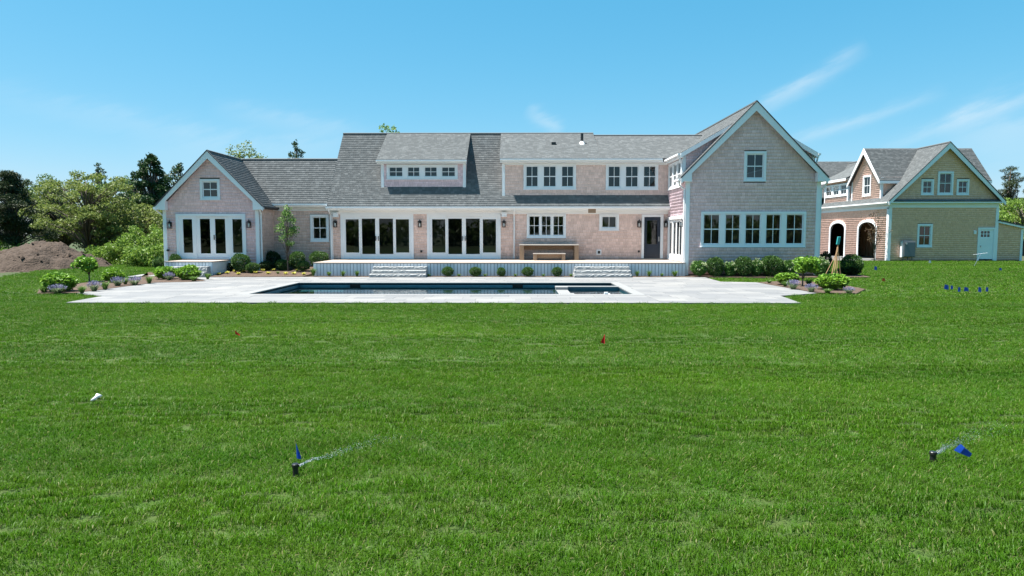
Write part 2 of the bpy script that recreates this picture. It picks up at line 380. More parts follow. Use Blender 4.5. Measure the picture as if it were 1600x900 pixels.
def roofplane(parent, pts, th=.14, e=.155, shingle=True, dark=.34):
    pts = [Vector(p) for p in pts]
    u = (pts[1]-pts[0]).normalized(); n = u.cross(pts[-1]-pts[0]).normalized()
    if n.z < 0: pts = [pts[1], pts[0]]+list(reversed(pts[2:])); u = -u; n = -n
    fr = Fr(pts[0], u, n.cross(u), n)
    poly = [((p-pts[0]).dot(fr.u), (p-pts[0]).dot(fr.v)) for p in pts]
    ob = MB().slab(poly, [], -th, -.002, fr).build('roof', M['roofdeck'], parent)
    if shingle: shingles(fr, [poly], ob, M['roof'], e, .09, .24, .004, dark)
    return ob
def rake_pair(parent, xl, xp, xr, zt, zp, Y, h=.36, th=.05, ret=.5, retd=.16):
    """boards along both slopes of a gable that faces the camera, with the boxed return at each foot"""
    fr = front(Y)
    for xt, s in ((xl, 1), (xr, -1)):
        sl = (zp-zt)/abs(xp-xt)
        poly = [(xt, zt), (xp, zp), (xp, zp-h), (xt+s*.02, zt-h+.16), (xt, zt-.1)]
        MB().slab(poly, [], 0, th, fr).build('rake_board', M['trim'], parent)
        poly = [(xt+s*.03, zt-.12), (xt+s*ret, zt-retd), (xt+s*ret, zt+sl*ret-h*.6), (xt+s*.03, zt-.02)]
        MB().slab(poly, [], -.24, th-.012, fr).build('eave_return', M['trim'], parent)
        MB().slab([(xt+s*.02, zt+.012), (xp, zp+.012), (xp, zp+.055), (xt-s*.02, zt+.055)], [], -.02, th+.03, fr).build('drip_edge', M['roofdeck'], parent)
def rect(px0, py0, px1, py1, Y):
    xm, ym = (px0+px1)/2, (py0+py1)/2
    return (P(px0, ym, Y).x, P(px1, ym, Y).x, P(xm, py1, Y).z, P(xm, py0, Y).z)
def sashrects(xs, py0, py1, Y): return [rect(a, py0, b, py1, Y) for a, b in xs]
def beam(parent, name, x0, x1, y0, y1, z0, z1, m='trim'): return MB().box(x0, x1, y0, y1, z0, z1).build(name, M[m], parent)
def gutter(parent, a, b, r=.065):
    a, b = Vector(a), Vector(b); d = (b-a).normalized(); side = Vector((0,0,1)).cross(d)
    m = MB(); prof = [(-r, r*.9), (-r, -r*.5), (-r*.4, -r), (r*.4, -r), (r, -r*.5), (r, r*.9)]
    vs = [p+side*x+Vector((0,0,z)) for p in (a, b) for x, z in prof]; k = len(prof)
    m.add(vs, [(i, i+1, k+i+1, k+i) for i in range(k-1)]+[(0,k,2*k-1,k-1), tuple(range(k)), tuple(range(2*k-1, k-1, -1))])
    return m.build('gutter', M['trim'], parent)
def downspout(parent, pts): return MB().tube(pts, .042, 6).build('downspout', M['trim'], parent)

# ------------------------------------------------------------------ HOUSE
ZF = .64                                            # deck and floor level
YM, YE, YK, YL, YW = 36.0, 35.6, 36.12, 34.05, 32.3
S = 1.08
house = empty('house', (-1, 36, 0), 'long grey shingled house with white trim behind the pool', 'house')
XW = P(1071, 350, YW).x; XWR = P(1279.5, 350, YW).x
XML = P(516.5, 360, YM).x; XRL = P(509, 322, YE).x
ZE = P(800, 322, YE).z
def plane_hit(px, py):
    d = ray(px, py); k = d.z/d.y; Y = (CAMZ-ZE+S*YE)/(S-k); return _C+d*(Y/d.y)
RID = plane_hit(800, 209.5); YR, ZR = RID.y, RID.z
def zroof(Y): return ZE+S*(Y-YE)
# --- main ground floor wall with doors and windows
fm = front(YM); ops, cas = [], []
def put(oc): ops.append(oc[0]); cas.append(oc[1])
for (c0, c1, ps) in ((532.7, 646.4, ((540.4,561),(565.4,586.4),(592.5,614.2),(618.6,639.3))), (667.4, 782.4, ((675.3,696),(700.4,721.8),(728,749.6),(754.5,775)))):
    c = rect(c0, 334, c1, 404.6, YM); c = (c[0], c[1], ZF+.03, c[3])
    pans = [rect(a, 342.6 if i in (0,3) else 341.6, b, 394.6 if i in (0,3) else 397, YM) for i, (a, b) in enumerate(ps)]
    hm = (pans[1][1]+pans[2][0])/2
    put(panel_doors(house, fm, c, pans, handles=(hm-.07, hm+.07), screens=(1, 2)))
put(window(house, fm, rect(823.1, 333.9, 884.2, 371.2, YM), sashrects(((827.5,843.5),(845.5,861.5),(863.7,879.8)), 338, 368, YM), cw=.10, hung=False, rail=.045))
put(window(house, fm, rect(936.3, 333.9, 967, 359.5, YM), sashrects(((940,963),), 338, 357, YM), cw=.12, rows=1, rail=.05))
# navy entrance door
c = rect(1002.3, 335, 1036, 404.5, YM); dz0 = ZF+.02; s_ = rect(1006, 339, 1031.6, 401, YM)
MB().box(c[0], s_[0], dz0, c[3], -.06, .055, fm).box(s_[1], c[1], dz0, c[3], -.06, .055, fm).box(s_[0], s_[1], s_[3], c[3], -.06, .053, fm).build('door_casing', M['trim'], house)
g_ = rect(1010.6, 344.6, 1026.8, 381.6, YM)
navy = MB().slab(R4(s_[0], s_[1], dz0+.05, s_[3]), [R4(*g_)], -.05, .005, fm).box(s_[0]+.1, s_[1]-.1, dz0+.14, g_[2]-.12, 0, .018, fm).build('entrance_door', M['navy'], house)
navy['label'] = 'dark navy door with tall glass pane'
MB().quad(fm.p(g_[0], g_[2], -.02), fm.p(g_[1], g_[2], -.02), fm.p(g_[1], g_[3], -.02), fm.p(g_[0], g_[3], -.02)).build('pane', M['glass'], navy)
MB().box(s_[1]-.10, s_[1]-.05, ZF+.95, ZF+1.2, .005, .05, fm).build('door_handle', M['chrome'], navy)
beam(house, 'door_sill', c[0], c[1], YM-.09, YM-.01, ZF-.01, dz0+.045, 'deckboard')
ops.append(R4(s_[0]+.01, s_[1]-.01, dz0, s_[3]-.01)); cas.append(R4(c[0], c[1], dz0, c[3]))
ZWT = ZE-.22
wall(house, fm, R4(XML, XW, 0, ZWT), ops, cas, vmin=ZF+.02)
beam(house, 'frieze_board', XML, XW-.01, YM-.05, YM-.001, ZE-.40, ZE-.2)
MB().box(XRL+.02, XW-.01, YE+.02, YM-.052, ZE-.215, ZE-.19).build('soffit', M['trim'], house)
beam(house, 'fascia', XRL+.02, XW-.01, YE-.03, YE+.018, ZE-.22, ZE-.02)
gutter(house, (XRL+.02, YE-.10, ZE-.085), (XW-.02, YE-.10, ZE-.085))
beam(house, 'corner_board', XML-.02, XML+.13, YM-.045, YM+.1, 0, ZE-.4)
xd = P(803.4, 370, YM).x; downspout(house, [(xd, YE-.10, ZE-.15), (xd, YE-.06, ZE-.26), (xd, YM-.09, ZE-.48), (xd, YM-.085, ZF+.05)])
xd = P(518.2, 370, YM).x; downspout(house, [(xd, YE-.10, ZE-.15), (xd, YE-.06, ZE-.26), (xd, YM-.12, ZE-.45), (xd, YM-.11, .1)])
# small fittings on the wall
def fitting(name, px0, py0, px1, py1, Y, dep, m):
    a = rect(px0, py0, px1, py1, Y); return MB().box(a[0], a[1], a[2], a[3], .0, dep, front(Y)).build(name, M[m], house, bevel=.01)
fitting('speaker_box', 783.5, 331.5, 792, 339, YM-.02, .22, 'trim'); fitting('speaker_box', 521.5, 332, 529.5, 339.5, YM-.02, .22, 'trim')
o_ = fitting('vent_opening', 919, 326, 931, 332.8, YE-.03, .02, 'wood')
ob = fitting('outlet_box', 931.8, 390, 939.6, 398.2, YM, .05, 'trim')
a = rect(933.8, 391.8, 937.6, 396.2, YM); MB().box(a[0], a[1], a[2], a[3], .05, .075, fm).build('outlet_cover', M['black'], ob)
for px in (658.4, 998): fitting('hose_outlet', px-1.6, 391.2, px+1.6, 394.4, YM, .07, 'black')
# --- main roof
XD2L = P(785, 280, 36.5).x
d2 = plane_hit(900, 304.5); YD2 = d2.y
XRR = P(927, 209, YR).x
XRID = P(1182.4, 158.7, 32.0).x                     # ridge line of the cross wing
roofplane(house, [(XRL, YE, ZE), (XW+.02, YE, ZE), (XW+.02, YD2+.1, zroof(YD2+.1)), (XD2L+.4, YD2+.1, zroof(YD2+.1)), (XD2L+.4, YR, ZR), (XRL, YR, ZR)])
roofplane(house, [(XRL, 2*YR-YE, ZE), (XRID, 2*YR-YE, ZE), (XRID, YR+.01, ZR-.12), (XRL, YR+.01, ZR-.01)], shingle=False)
MB().slab([(YM-.02, 0), (2*YR-YM, 0), (2*YR-YM, ZE-.2), (YR, ZR-.25), (YM-.02, ZE-.2)], [], 0, .12, Fr((XML, 0, 0), (0,1,0), (0,0,1), (1,0,0))).build('end_wall', M['sheath'], house)
beam(house, 'back_wall', XML, XWR, 2*YR-YM, 2*YR-YM+.12, 0, ZE-.1, 'sheath')
MB().tube([(XRL, YR, ZR+.015), (XRR, YR, ZR+.015)], .07, 6).build('ridge_cap', M['roof'], house)
# interior
beam(house, 'interior_floor', XML+.13, XWR-.2, YM+.13, 2*YR-YM-.05, ZF-.1, ZF, 'interior_floor')
beam(house, 'interior_wall', XML+.13, XW-.1, 40.6, 40.7, ZF, 3.2, 'interior')
beam(house, 'interior_wall', P(655, 350, YM).x, P(655, 350, YM).x+.12, YM+1.2, 40.6, ZF, 3.2, 'interior')
beam(house, 'interior_wall', P(808, 350, YM).x, P(808, 350, YM).x+.12, YM+.14, 40.6, ZF, 3.2, 'interior')
beam(house, 'interior_wall', P(975, 350, YM).x, P(975, 350, YM).x+.12, YM+.14, 40.6, ZF, 3.2, 'interior')
beam(house, 'interior_ceiling', XML+.13, XWR-.2, YM+.13, 2*YR-YM-.05, 3.12, 3.17, 'interior')
# --- link to the left gable, roof in the same plane
YKE = 35.74; ZKE = zroof(YKE); XLI = P(404.5, 360, YL).x; XLL = P(256.5, 360, YL).x
fk = front(YK); ops, cas = [], []
put(window(house, fk, rect(485.3, 335.3, 514.2, 377, YK), sashrects(((491,510),), 340, 372, YK)))
wall(house, fk, R4(XLI-.05, XML, 0, ZKE-.22), ops, cas, vmin=.25)
beam(house, 'frieze_board', XLI, XML-.03, YK-.04, YK-.001, ZKE-.38, ZKE-.2)
beam(house, 'fascia', XLI, XRL-.01, YKE-.03, YKE+.018, ZKE-.2, ZKE-.02)
MB().box(XLI, XML-.03, YKE+.02, YK-.042, ZKE-.195, ZKE-.17).build('soffit', M['trim'], house)
gutter(house, (XLI+.05, YKE-.1, ZKE-.08), (XRL+.06, YKE-.1, ZKE-.08))
beam(house, 'interior_wall', XLI+.1, XML-.05, 38.6, 38.7, .3, 3.4, 'interior'); beam(house, 'interior_ceiling', XLI+.1, XML-.05, YK+.13, 38.7, 3.2, 3.25, 'interior'); beam(house, 'interior_floor', XLI+.1, XML-.05, YK+.13, 38.7, .5, .6, 'interior_floor')
zk = P(450, 249.5, 38.0); dk = ray(450, 249.8); kk = dk.z/dk.y; YKR = (CAMZ-ZE+S*YE)/(S-kk); ZKR = zroof(YKR)
PKL = P(323.6, 236, YL-.3)
roofplane(house, [(PKL.x, YKE, ZKE), (XRL+.03, YKE, ZKE), (XRL+.03, YKR, ZKR), (PKL.x, YKR, ZKR)])
roofplane(house, [(PKL.x, 2*YKR-YKE, ZKE), (XRL, 2*YKR-YKE, ZKE), (XRL, YKR+.01, ZKR-.01), (PKL.x, YKR+.01, ZKR-.01)], shingle=False)
MB().tube([(PKL.x, YKR, ZKR+.01), (XRL, YKR, ZKR+.01)], .07, 6).build('ridge_cap', M['roof'], house)
# --- left gable
YLR = YL-.3
tl, tr_ = P(242.5, 324.5, YLR), P(411, 322, YLR); zt = (tl.z+tr_.z)/2; xp = PKL.x; hw = (tr_.x-tl.x)/2
xp = (tl.x+tr_.x)/2; zp = PKL.z
fl = front(YL); ops, cas = [], []
c = rect(276.3, 334.2, 384.8, 404.5, YL); ZFL = c[2]+.0
pans = [rect(286.5, 342.5, 301, 395, YL), rect(312.6, 342, 328.4, 396, YL), rect(336.2, 342, 352, 396, YL), rect(363.7, 342.5, 378.6, 395, YL)]
hm = (pans[1][1]+pans[2][0])/2
put(panel_doors(house, fl, c, pans, handles=(hm+.09,), screens=(1, 2), cw=.13))
put(window(house, fl, rect(313, 280, 344, 311.8, YL), sashrects(((319,339),), 284, 308, YL)))
zw = zt-.05; sl = (zp-zt)/hw
gp = [(XLL, 0), (XLI, 0), (XLI, zt+sl*(tr_.x-XLI)-.12), (xp, zp-.16), (XLL, zt+sl*(XLL-tl.x)-.12)]
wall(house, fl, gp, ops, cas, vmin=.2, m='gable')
wall(house, left(XLL), R4(-42, -YL-.0, 0, zt+.1), shingle=True, vmin=.2)
fr_r = Fr((XLI, 0, 0), (0,1,0), (0,0,1), (1,0,0))
wall(house, fr_r, R4(YL+.0, YK, 0, zt+.1), vmin=.2)
for x0, x1 in ((XLL-.02, XLL+.15), (XLI-.15, XLI+.02)): beam(house, 'corner_board', x0, x1, YL-.045, YL+.12, .05, zt+.02)
downspout(house, [(XLI+.13, YLR+.1, zt-.1), (XLI+.12, YL+.05, zt-.35), (XLI+.085, YL+.10, zt-.5), (XLI+.085, YL+.10, .1)])
rake_pair(house, tl.x, xp, tr_.x, zt, zp, YLR)
roofplane(house, [(tl.x, YLR, zt), (tl.x, 42, zt), (xp, 42, zp), (xp, YLR, zp)])
roofplane(house, [(tr_.x, YLR, zt), (tr_.x, YK+.5, zt), (xp, YKR+.1, zp), (xp, YLR, zp)])
MB().tube([(xp, YLR, zp+.015), (xp, YKR, zp+.015)], .06, 6).build('ridge_cap', M['roof'], house)
gutter(house, (tl.x-.06, YLR+.02, zt-.06), (tl.x-.06, 41, zt-.06))
downspout(house, [(tl.x-.06, YLR+.12, zt-.12), (tl.x+.02, YLR+.2, zt-.22), (XLL-.06, YL+.12, zt-.45), (XLL-.07, YL+.12, .1)])
beam(house, 'interior_floor', XLL+.13, XLI-.13, YL+.13, 39, ZFL-.1, ZFL, 'interior_floor')
beam(house, 'interior_wall', XLL+.13, XLI-.13, 38.6, 38.7, ZFL, 3.3, 'interior')
MB().tube([(P(264, 391, YL).x, YL-.06, P(264, 391, YL).z)]*1+[(P(264, 391, YL).x, YL-.14, P(264, 391, YL).z)], .06, 8).build('hose_outlet', M['black'], house)
# --- four-light shed dormer
b1 = plane_hit(660, 291.5); YD1, ZD1 = b1.y, b1.z
f1 = front(YD1); XA, XB = P(596.5, 270, YD1).x, P(727, 270, YD1).x
z1 = P(660, 253.5, YD1).z; ze1 = P(660, 249.5, YD1-.3).z
ops, cas = [], []
put(window(house, f1, rect(604.3, 257, 715.2, 279.6, YD1), sashrects(((609.4,629.6),(636.5,656.1),(663,683.2),(689.9,710)), 260, 277, YD1), cw=.12, hung=False, rail=.04))
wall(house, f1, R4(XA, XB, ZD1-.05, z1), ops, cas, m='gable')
for x0, x1 in ((XA-.03, XA+.12), (XB-.12, XB+.03)): beam(house, 'corner_board', x0, x1, YD1-.045, YD1+.1, ZD1-.1, z1)
for X in (XA, XB-.1):
    MB().slab([(YD1+.1, zroof(YD1+.1)-.05), (YR-.2, ZR-.3), (YD1+.1, z1)], [], 0, .1, Fr((X, 0, 0), (0,1,0), (0,0,1), (1,0,0))).build('cheek_wall', M['wall'], house)
beam(house, 'fascia', XA-.2, XB+.08, YD1-.32, YD1-.28, ze1-.19, ze1-.02); MB().box(XA-.2, XB+.08, YD1-.278, YD1-.05, ze1-.19, ze1-.17).build('soffit', M['trim'], house)
gutter(house, (XA-.22, YD1-.39, ze1-.07), (XB+.1, YD1-.39, ze1-.07), .055)
roofplane(house, [(XA-.22, YD1-.34, ze1), (XB+.1, YD1-.34, ze1), (XB+.1, YR-.05, ZR+.02), (XA-.22, YR-.05, ZR+.02)], th=.12)
# --- long second-storey shed dormer
f2 = front(YD2); z2 = P(900, 252.5, YD2).z; ze2 = P(900, 247.5, YD2-.35).z
XD2L = P(785.5, 280, YD2).x
ops, cas = [], []
put(window(house, f2, rect(818, 255.6, 900, 295.6, YD2), sashrects(((822.9,841.3),(848.4,869.4),(876.8,894.7)), 258, 293, YD2)))
put(window(house, f2, rect(946.5, 255.6, 1028.3, 296, YD2), sashrects(((951.7,969.6),(976.7,997.7),(1004.8,1023.2)), 258, 293, YD2)))
wall(house, f2, R4(XD2L, XW+.05, d2.z-.05, z2), ops, cas)
beam(house, 'corner_board', XD2L-.03, XD2L+.12, YD2-.045, YD2+.1, d2.z-.1, z2)
MB().slab([(YD2+.1, zroof(YD2+.1)-.05), (YR-.2, ZR-.3), (YD2+.1, z2)], [], 0, .1, Fr((XD2L, 0, 0), (0,1,0), (0,0,1), (1,0,0))).build('cheek_wall', M['wall'], house)
XJ = XW-.36
beam(house, 'fascia', XD2L-.12, XJ, YD2-.36, YD2-.32, ze2-.2, ze2-.02); MB().box(XD2L-.12, XW, YD2-.318, YD2-.05, ze2-.2, ze2-.18).build('soffit', M['trim'], house)
beam(house, 'frieze_board', XD2L+.13, XW-.02, YD2-.04, YD2-.001, ze2-.3, ze2-.2)
gutter(house, (XD2L-.14, YD2-.43, ze2-.07), (XJ-.05, YD2-.43, ze2-.07), .055)
roofplane(house, [(XD2L-.16, YD2-.38, ze2), (XRR, YD2-.38, ze2), (XRR, YR-.03, ZR+.03), (XD2L-.16, YR-.03, ZR+.03)], th=.12)
ZR2 = P(1000, 212.5, YR).z
roofplane(house, [(XRR+.002, YD2-.38, ze2), (XRID-.4, YD2-.38, ze2), (XRID-.4, YR-.03, ZR2), (XRR+.002, YR-.03, ZR2)], th=.12)
MB().tube([(XRR, YR, ZR2+.01), (XRID-.3, YR, ZR2+.01)], .07, 6).build('ridge_cap', M['roof'], house)
vp = P(909.3, 222, YR-1.6); MB().tube([(vp.x, vp.y, vp.z-.35), (vp.x, vp.y, P(909, 208.5, vp.y).z)], .075, 8).build('vent_pipe', M['black'], house)
MB().tube([(vp.x, vp.y, vp.z-.2), (vp.x, vp.y, vp.z+.04)], [.22, .09], 10).build('pipe_flashing', M['trim'], house)
vp = P(865, 225, YR-1.7); MB().box(vp.x-.12, vp.x+.12, vp.y-.15, vp.y+.2, vp.z-.25, vp.z+.10).build('roof_vent', M['black'], house, bevel=.02)
# --- right cross wing
YWR = YW-.3; pk = P(1182.4, 159, YWR); tL, tR = P(1064.5, 279, YWR), P(1295, 278, YWR); zt = (tL.z+tR.z)/2; xp = XRID; hw = (tR.x-tL.x)/2
xl, xr_ = xp-hw, xp+hw; zp = pk.z; sl = (zp-zt)/hw
fw = front(YW); ops, cas = [], []
put(window(house, fw, rect(1094.7, 330.6, 1258.6, 385.4, YW), sashrects(((1100,1124.8),(1132.3,1156.9),(1163.7,1188.6),(1195.8,1220),(1227.5,1252.1)), 335, 383, YW)))
put(window(house, fw, rect(1162.2, 236.5, 1196.8, 282.6, YW), sashrects(((1168,1190),), 241, 279, YW)))
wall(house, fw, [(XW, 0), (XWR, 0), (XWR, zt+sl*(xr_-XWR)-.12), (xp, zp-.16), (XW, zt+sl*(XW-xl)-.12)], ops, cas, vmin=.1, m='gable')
for x0, x1 in ((XW-.02, XW+.17), (XWR-.17, XWR+.02)): beam(house, 'corner_board', x0, x1, YW-.045, YW+.14, .04, zt+.02)
rake_pair(house, xl, xp, xr_, zt, zp, YWR, h=.40)
YC = YW+.72                                          # face of the side dormers
Es, Ms = P(1063, 239, YC-.1), P(1143, 193.5, YC-.1)
es, ms = xp-Es.x, xp-Ms.x                            # half widths
def zsl(d): return zp-sl*d                           # gable slope at distance d from the ridge
ms_z = zsl(ms)+.03; ez = Es.z
for s in (-1, 1):
    roofplane(house, [(xp+s*hw, YWR, zt), (xp+s*hw, YC+.1, zt), (xp, YC+.1, zp), (xp, YWR, zp)])
    roofplane(house, [(xp+s*ms, YC+.05, ms_z-.03), (xp+s*ms, 44, ms_z-.03), (xp, 44, zp), (xp, YC+.05, zp)])
    roofplane(house, [(xp+s*es, YC-.2, ez), (xp+s*es, 44, ez), (xp+s*(ms-.1), 44, ms_z+.04), (xp+s*(ms-.1), YC-.2, ms_z+.04)], th=.1)
    wx = XW if s < 0 else XWR
    # dormer front: cheek wall above the gable slope, fascia along the shed edge
    d0, d1 = xp-XW if s < 0 else XWR-xp, ms+.15
    poly = [(xp+s*d0, zsl(d0)-.1), (xp+s*d1, zsl(d1)-.05), (xp+s*d0, ez-.2+(d0-es)*(-.5))]
    poly = [(xp+s*d0, zsl(d0)-.1), (xp+s*(ms+.2), zsl(ms+.2)-.05), (xp+s*(ms+.3), ms_z-.22), (xp+s*d0, ez-.12)]
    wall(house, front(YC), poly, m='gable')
    fp = [(xp+s*es, ez-.02), (xp+s*(ms-.1), ms_z+.02), (xp+s*(ms-.1), ms_z-.16), (xp+s*es, ez-.24)]
    MB().slab(fp, [], 0, .04, front(YC-.2)).build('fascia', M['trim'], house)
    MB().box(wx-.02 if s < 0 else wx-.13, wx+.13 if s < 0 else wx+.02, YC-.04, YC+.1, zt+.1, ez-.1).build('corner_board', M['trim'], house)
    beam(house, 'fascia', *((xp+s*es-.04, xp+s*es+.0) if s < 0 else (xp+s*es, xp+s*es+.04)), YC-.2, (YD2-.36 if s < 0 else 44), ez-.22, ez-.03)
    MB().box(min(xp+s*es, wx), max(xp+s*es, wx), YC-.2, 44, ez-.215, ez-.195).build('soffit', M['trim'], house)
    gutter(house, (xp+s*(es+.09), YC-.22, ez-.08), (xp+s*(es+.09), (YD2-.4 if s < 0 else 44), ez-.08), .055)
    gutter(house, (xp+s*(hw+.05), YWR+.02, zt-.06), (xp+s*(hw+.05), YC+.1, zt-.06), .055)
xg = xp+es+.08; downspout(house, [(xg, YC-.1, ez-.12), (xg-.05, YC-.1, ez-.28), (XWR+.06, YC-.06, ez-.55), (XWR+.06, YC-.06, zt+.3)])
downspout(house, [(xr_+.05, YWR+.15, zt-.12), (xr_+.0, YW-.02, zt-.3), (XWR+.07, YW+.05, zt-.5), (XWR+.07, YW+.05, .1)])
xg = xp-es-.08; downspout(house, [(xg, YC-.1, ez-.12), (xg+.08, YC-.08, ez-.3), (XW-.05, YC+.02, ez-.5), (XW-.05, YC+.02, zt+.25)])
downspout(house, [(xl-.05, YWR+.15, zt-.12), (xl, YW-.02, zt-.3), (XW-.07, YW+.04, zt-.5), (XW-.07, YW+.04, .1)])
MB().tube([(xp, YWR, zp+.02), (xp, 44, zp+.02)], .06, 6).build('ridge_cap', M['roof'], house)
# left side of the wing: four-panel door below, three windows above
fx = left(XW); ops, cas = [], []
c = (-35.82, -32.62, ZF+.03, PX(1068, 337, XW).z)
pw = (c[1]-c[0]-.26)/4; pans = [(c[0]+.13+i*pw+.1, c[0]+.13+(i+1)*pw-.1, c[2]+.3, c[3]-.28) for i in range(4)]
put(panel_doors(house, fx, c, pans, screens=(1, 2)))
zs = PX(1062, 292, XW).z; zh = PX(1062, 243.5, XW).z
c = (-35.95, -33.18, zs, min(zh, ez-.26)); sw = (c[1]-c[0])/3
put(window(house, fx, c, [(c[0]+i*sw+.07, c[0]+(i+1)*sw-.07, c[2], c[3]) for i in range(3)], cw=.10))
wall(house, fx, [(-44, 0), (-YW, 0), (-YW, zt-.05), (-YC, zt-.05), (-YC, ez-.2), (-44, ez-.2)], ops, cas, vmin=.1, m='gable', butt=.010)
beam(house, 'end_wall', XWR-.12, XWR, YW+.01, YC, 0, zt-.05, 'wall'); beam(house, 'end_wall', XWR-.12, XWR, YC+.002, 44, 0, ez-.2, 'wall')
beam(house, 'back_wall', XW, XWR, 44, 44.12, 0, ez, 'sheath')
beam(house, 'interior_floor', XW+.13, XWR-.13, YW+.13, 43.9, ZF-.12, ZF-.02, 'interior_floor')
beam(house, 'interior_wall', XW+.13, XWR-.13, 37.2, 37.3, ZF, 3.3, 'interior'); beam(house, 'interior_ceiling', XW+.13, XWR-.13, YW+.13, 43.9, 3.2, 3.26, 'interior')

# ------------------------------------------------------------------ GARAGE
garage = empty('garage', (32, 51, 0), 'tan shingled garage with arched openings, right of the grey house', 'garage')
YG = 50.8; XG = P(1387, 380, YG).x; XGR = P(1557.5, 380, YG).x; YGR = YG-.35
gl, gr, gk = P(1387.5, 313.8, YGR), P(1570.5, 316, YGR), P(1482.7, 222.4, YGR)
zt = (gl.z+gr.z)/2; xp = (XG+XGR)/2; hw = (gr.x-gl.x)/2; zp = gk.z; sl = (zp-zt)/hw
fg = front(YG); ops, cas = [], []
gw = dict(m='trim', cw=.13)
put(window(garage, fg, rect(1464.8, 268, 1489.3, 304.5, YG), sashrects(((1470,1484),), 273, 301, YG), **gw))
put(window(garage, fg, rect(1439, 280, 1458.7, 304.5, YG), sashrects(((1443,1454),), 284, 301, YG), **gw))
put(window(garage, fg, rect(1494.4, 280, 1514, 304.5, YG), sashrects(((1498,1510),), 284, 301, YG), **gw))
put(window(garage, fg, rect(1432.8, 349.9, 1456.2, 385.9, YG), sashrects(((1438,1451),), 354, 383, YG), **gw))
c = rect(1526.7, 355.5, 1554.7, 406, YG); c = (c[0], c[1], .05, c[3])
MB().box(c[0], c[0]+.15, .02, c[3], -.05, .06, fg).box(c[1]-.15, c[1], .02, c[3], -.05, .06, fg).box(c[0]+.15, c[1]-.15, c[3]-.15, c[3], -.05, .058, fg).build('door_casing', M['trim'], garage)
lw = rect(1532, 360.5, 1546.7, 370.8, YG); dw = (c[0]+.15, c[1]-.15)
gd = MB(); nC, nR = 3, 2; hol = []
for i in range(nC):
    for j in range(nR):
        hol.append(R4(lw[0]+(lw[1]-lw[0])*(i+.1)/nC, lw[0]+(lw[1]-lw[0])*(i+.9)/nC, lw[2]+(lw[3]-lw[2])*(j+.1)/nR, lw[2]+(lw[3]-lw[2])*(j+.9)/nR))
gdo = gd.slab(R4(dw[0], dw[1], .12, c[3]-.15), hol, -.04, .01, fg).box(dw[0]+.12, dw[1]-.12, lw[2]-.14, lw[2]-.1, 0, .03, fg).build('side_door', M['trim'], garage)
for h in hol: MB().quad(*[fg.p(u, v, -.02) for u, v in h]).build('pane', M['glass'], gdo)
MB().box(dw[0]+.08, dw[0]+.13, 1.0, 1.12, .01, .06, fg).build('door_handle', M['chrome'], gdo)
ops.append(R4(dw[0], dw[1], .02, c[3]-.15)); cas.append(R4(c[0], c[1], .0, c[3]))
zb0, zb1 = P(1470, 324.5, YG).z, P(1470, 315, YG).z
wall(garage, fg, [(XG, -.05), (XGR, -.05), (XGR, zt+sl*(xp+hw-XGR)-.12), (xp, zp-.16), (XG, zt+sl*(XG-xp+hw)-.12)], ops, cas+[R4(XG, XGR, zb0, zb1)], m='garage_wall', vmin=.05, e=.15)
beam(garage, 'frieze_board', XG, XGR, YG-.05, YG-.001, zb0, zb1-.12); beam(garage, 'cornice', XG-.1, XGR+.1, YG-.33, YG-.001, zb1-.12, zb1)
roofplane(garage, [(XG-.25, YG-.36, zb1+.005), (XGR+.25, YG-.36, zb1+.005), (XGR+.1, YG-.01, zb1+.17), (XG-.1, YG-.01, zb1+.17)], th=.03, e=.18)
for x0, x1 in ((XG-.02, XG+.2), (XGR-.2, XGR+.02)): beam(garage, 'corner_board', x0, x1, YG-.045, YG+.15, 0, zb0)
rake_pair(garage, xp-hw, xp, xp+hw, zt, zp, YGR, h=.42, ret=.32, retd=.1)
YB = 68
roofplane(garage, [(xp-hw, YGR, zt), (xp-hw, YB, zt), (xp, YB, zp), (xp, YGR, zp)])
roofplane(garage, [(xp+hw, YGR, zt), (xp+hw, YB, zt), (xp, YB, zp), (xp, YGR, zp)], shingle=False)
MB().tube([(xp, YGR, zp+.02), (xp, YB, zp+.02)], .07, 6).build('ridge_cap', M['roof'], garage)
# left wall with the two arched openings
fgl = left(XG); ops, cas = [], []
def arch(y0, y1, spring, apex, grow=0.0, n=14):
    u0, u1 = -y0-grow, -y1+grow; um = (u0+u1)/2; hw_ = (u1-u0)/2
    pts = [(u0, .02), (u1, .02)]
    for i in range(n+1):
        t = math.pi*i/n; pts.append((um+hw_*math.cos(t), spring+(apex+grow-spring)*math.sin(t)**.85))
    return pts
for (pa, pb) in ((1297.5, 1319.5), (1341.5, 1367.5)):
    ya, yb = PX(pa, 380, XG).y, PX(pb, 380, XG).y
    inn, outr = arch(ya, yb, 2.32, 2.9), arch(ya, yb, 2.32, 2.9, .2)
    m_ = MB(); k = len(inn); vs = [fgl.p(u, v, n_) for n_ in (-.12, .06) for ring in (inn, outr) for u, v in ring]
    fs = []
    for i in range(1, k):
        j = (i+1) % k
        if i == k-1: j = 0
        fs += [(2*k+i, 2*k+j, 3*k+j, 3*k+i), (i, j, 2*k+j, 2*k+i), (k+i, k+j, 3*k+j, 3*k+i)]
    m_.add(vs, fs); m_.build('arch_casing', M['trim'], garage)
    ops.append(inn); cas.append(outr)
    beam(garage, 'door_sill', XG-.25, XG+.1, yb, ya, -.03, .06, 'coping')
wall(garage, fgl, R4(-YB, -YG, -.05, zt-.05), ops, cas, m='garage_wall', vmin=.1, e=.15, butt=.010)
beam(garage, 'corner_board', XG-.045, XG+.1, YG+.0, YG+.22, 0, zb0)
beam(garage, 'fascia', xp-hw-.0, xp-hw+.04, YGR, YB, zt-.22, zt-.03); MB().box(xp-hw+.04, XG, YGR, YB, zt-.215, zt-.19).build('soffit', M['trim'], garage)
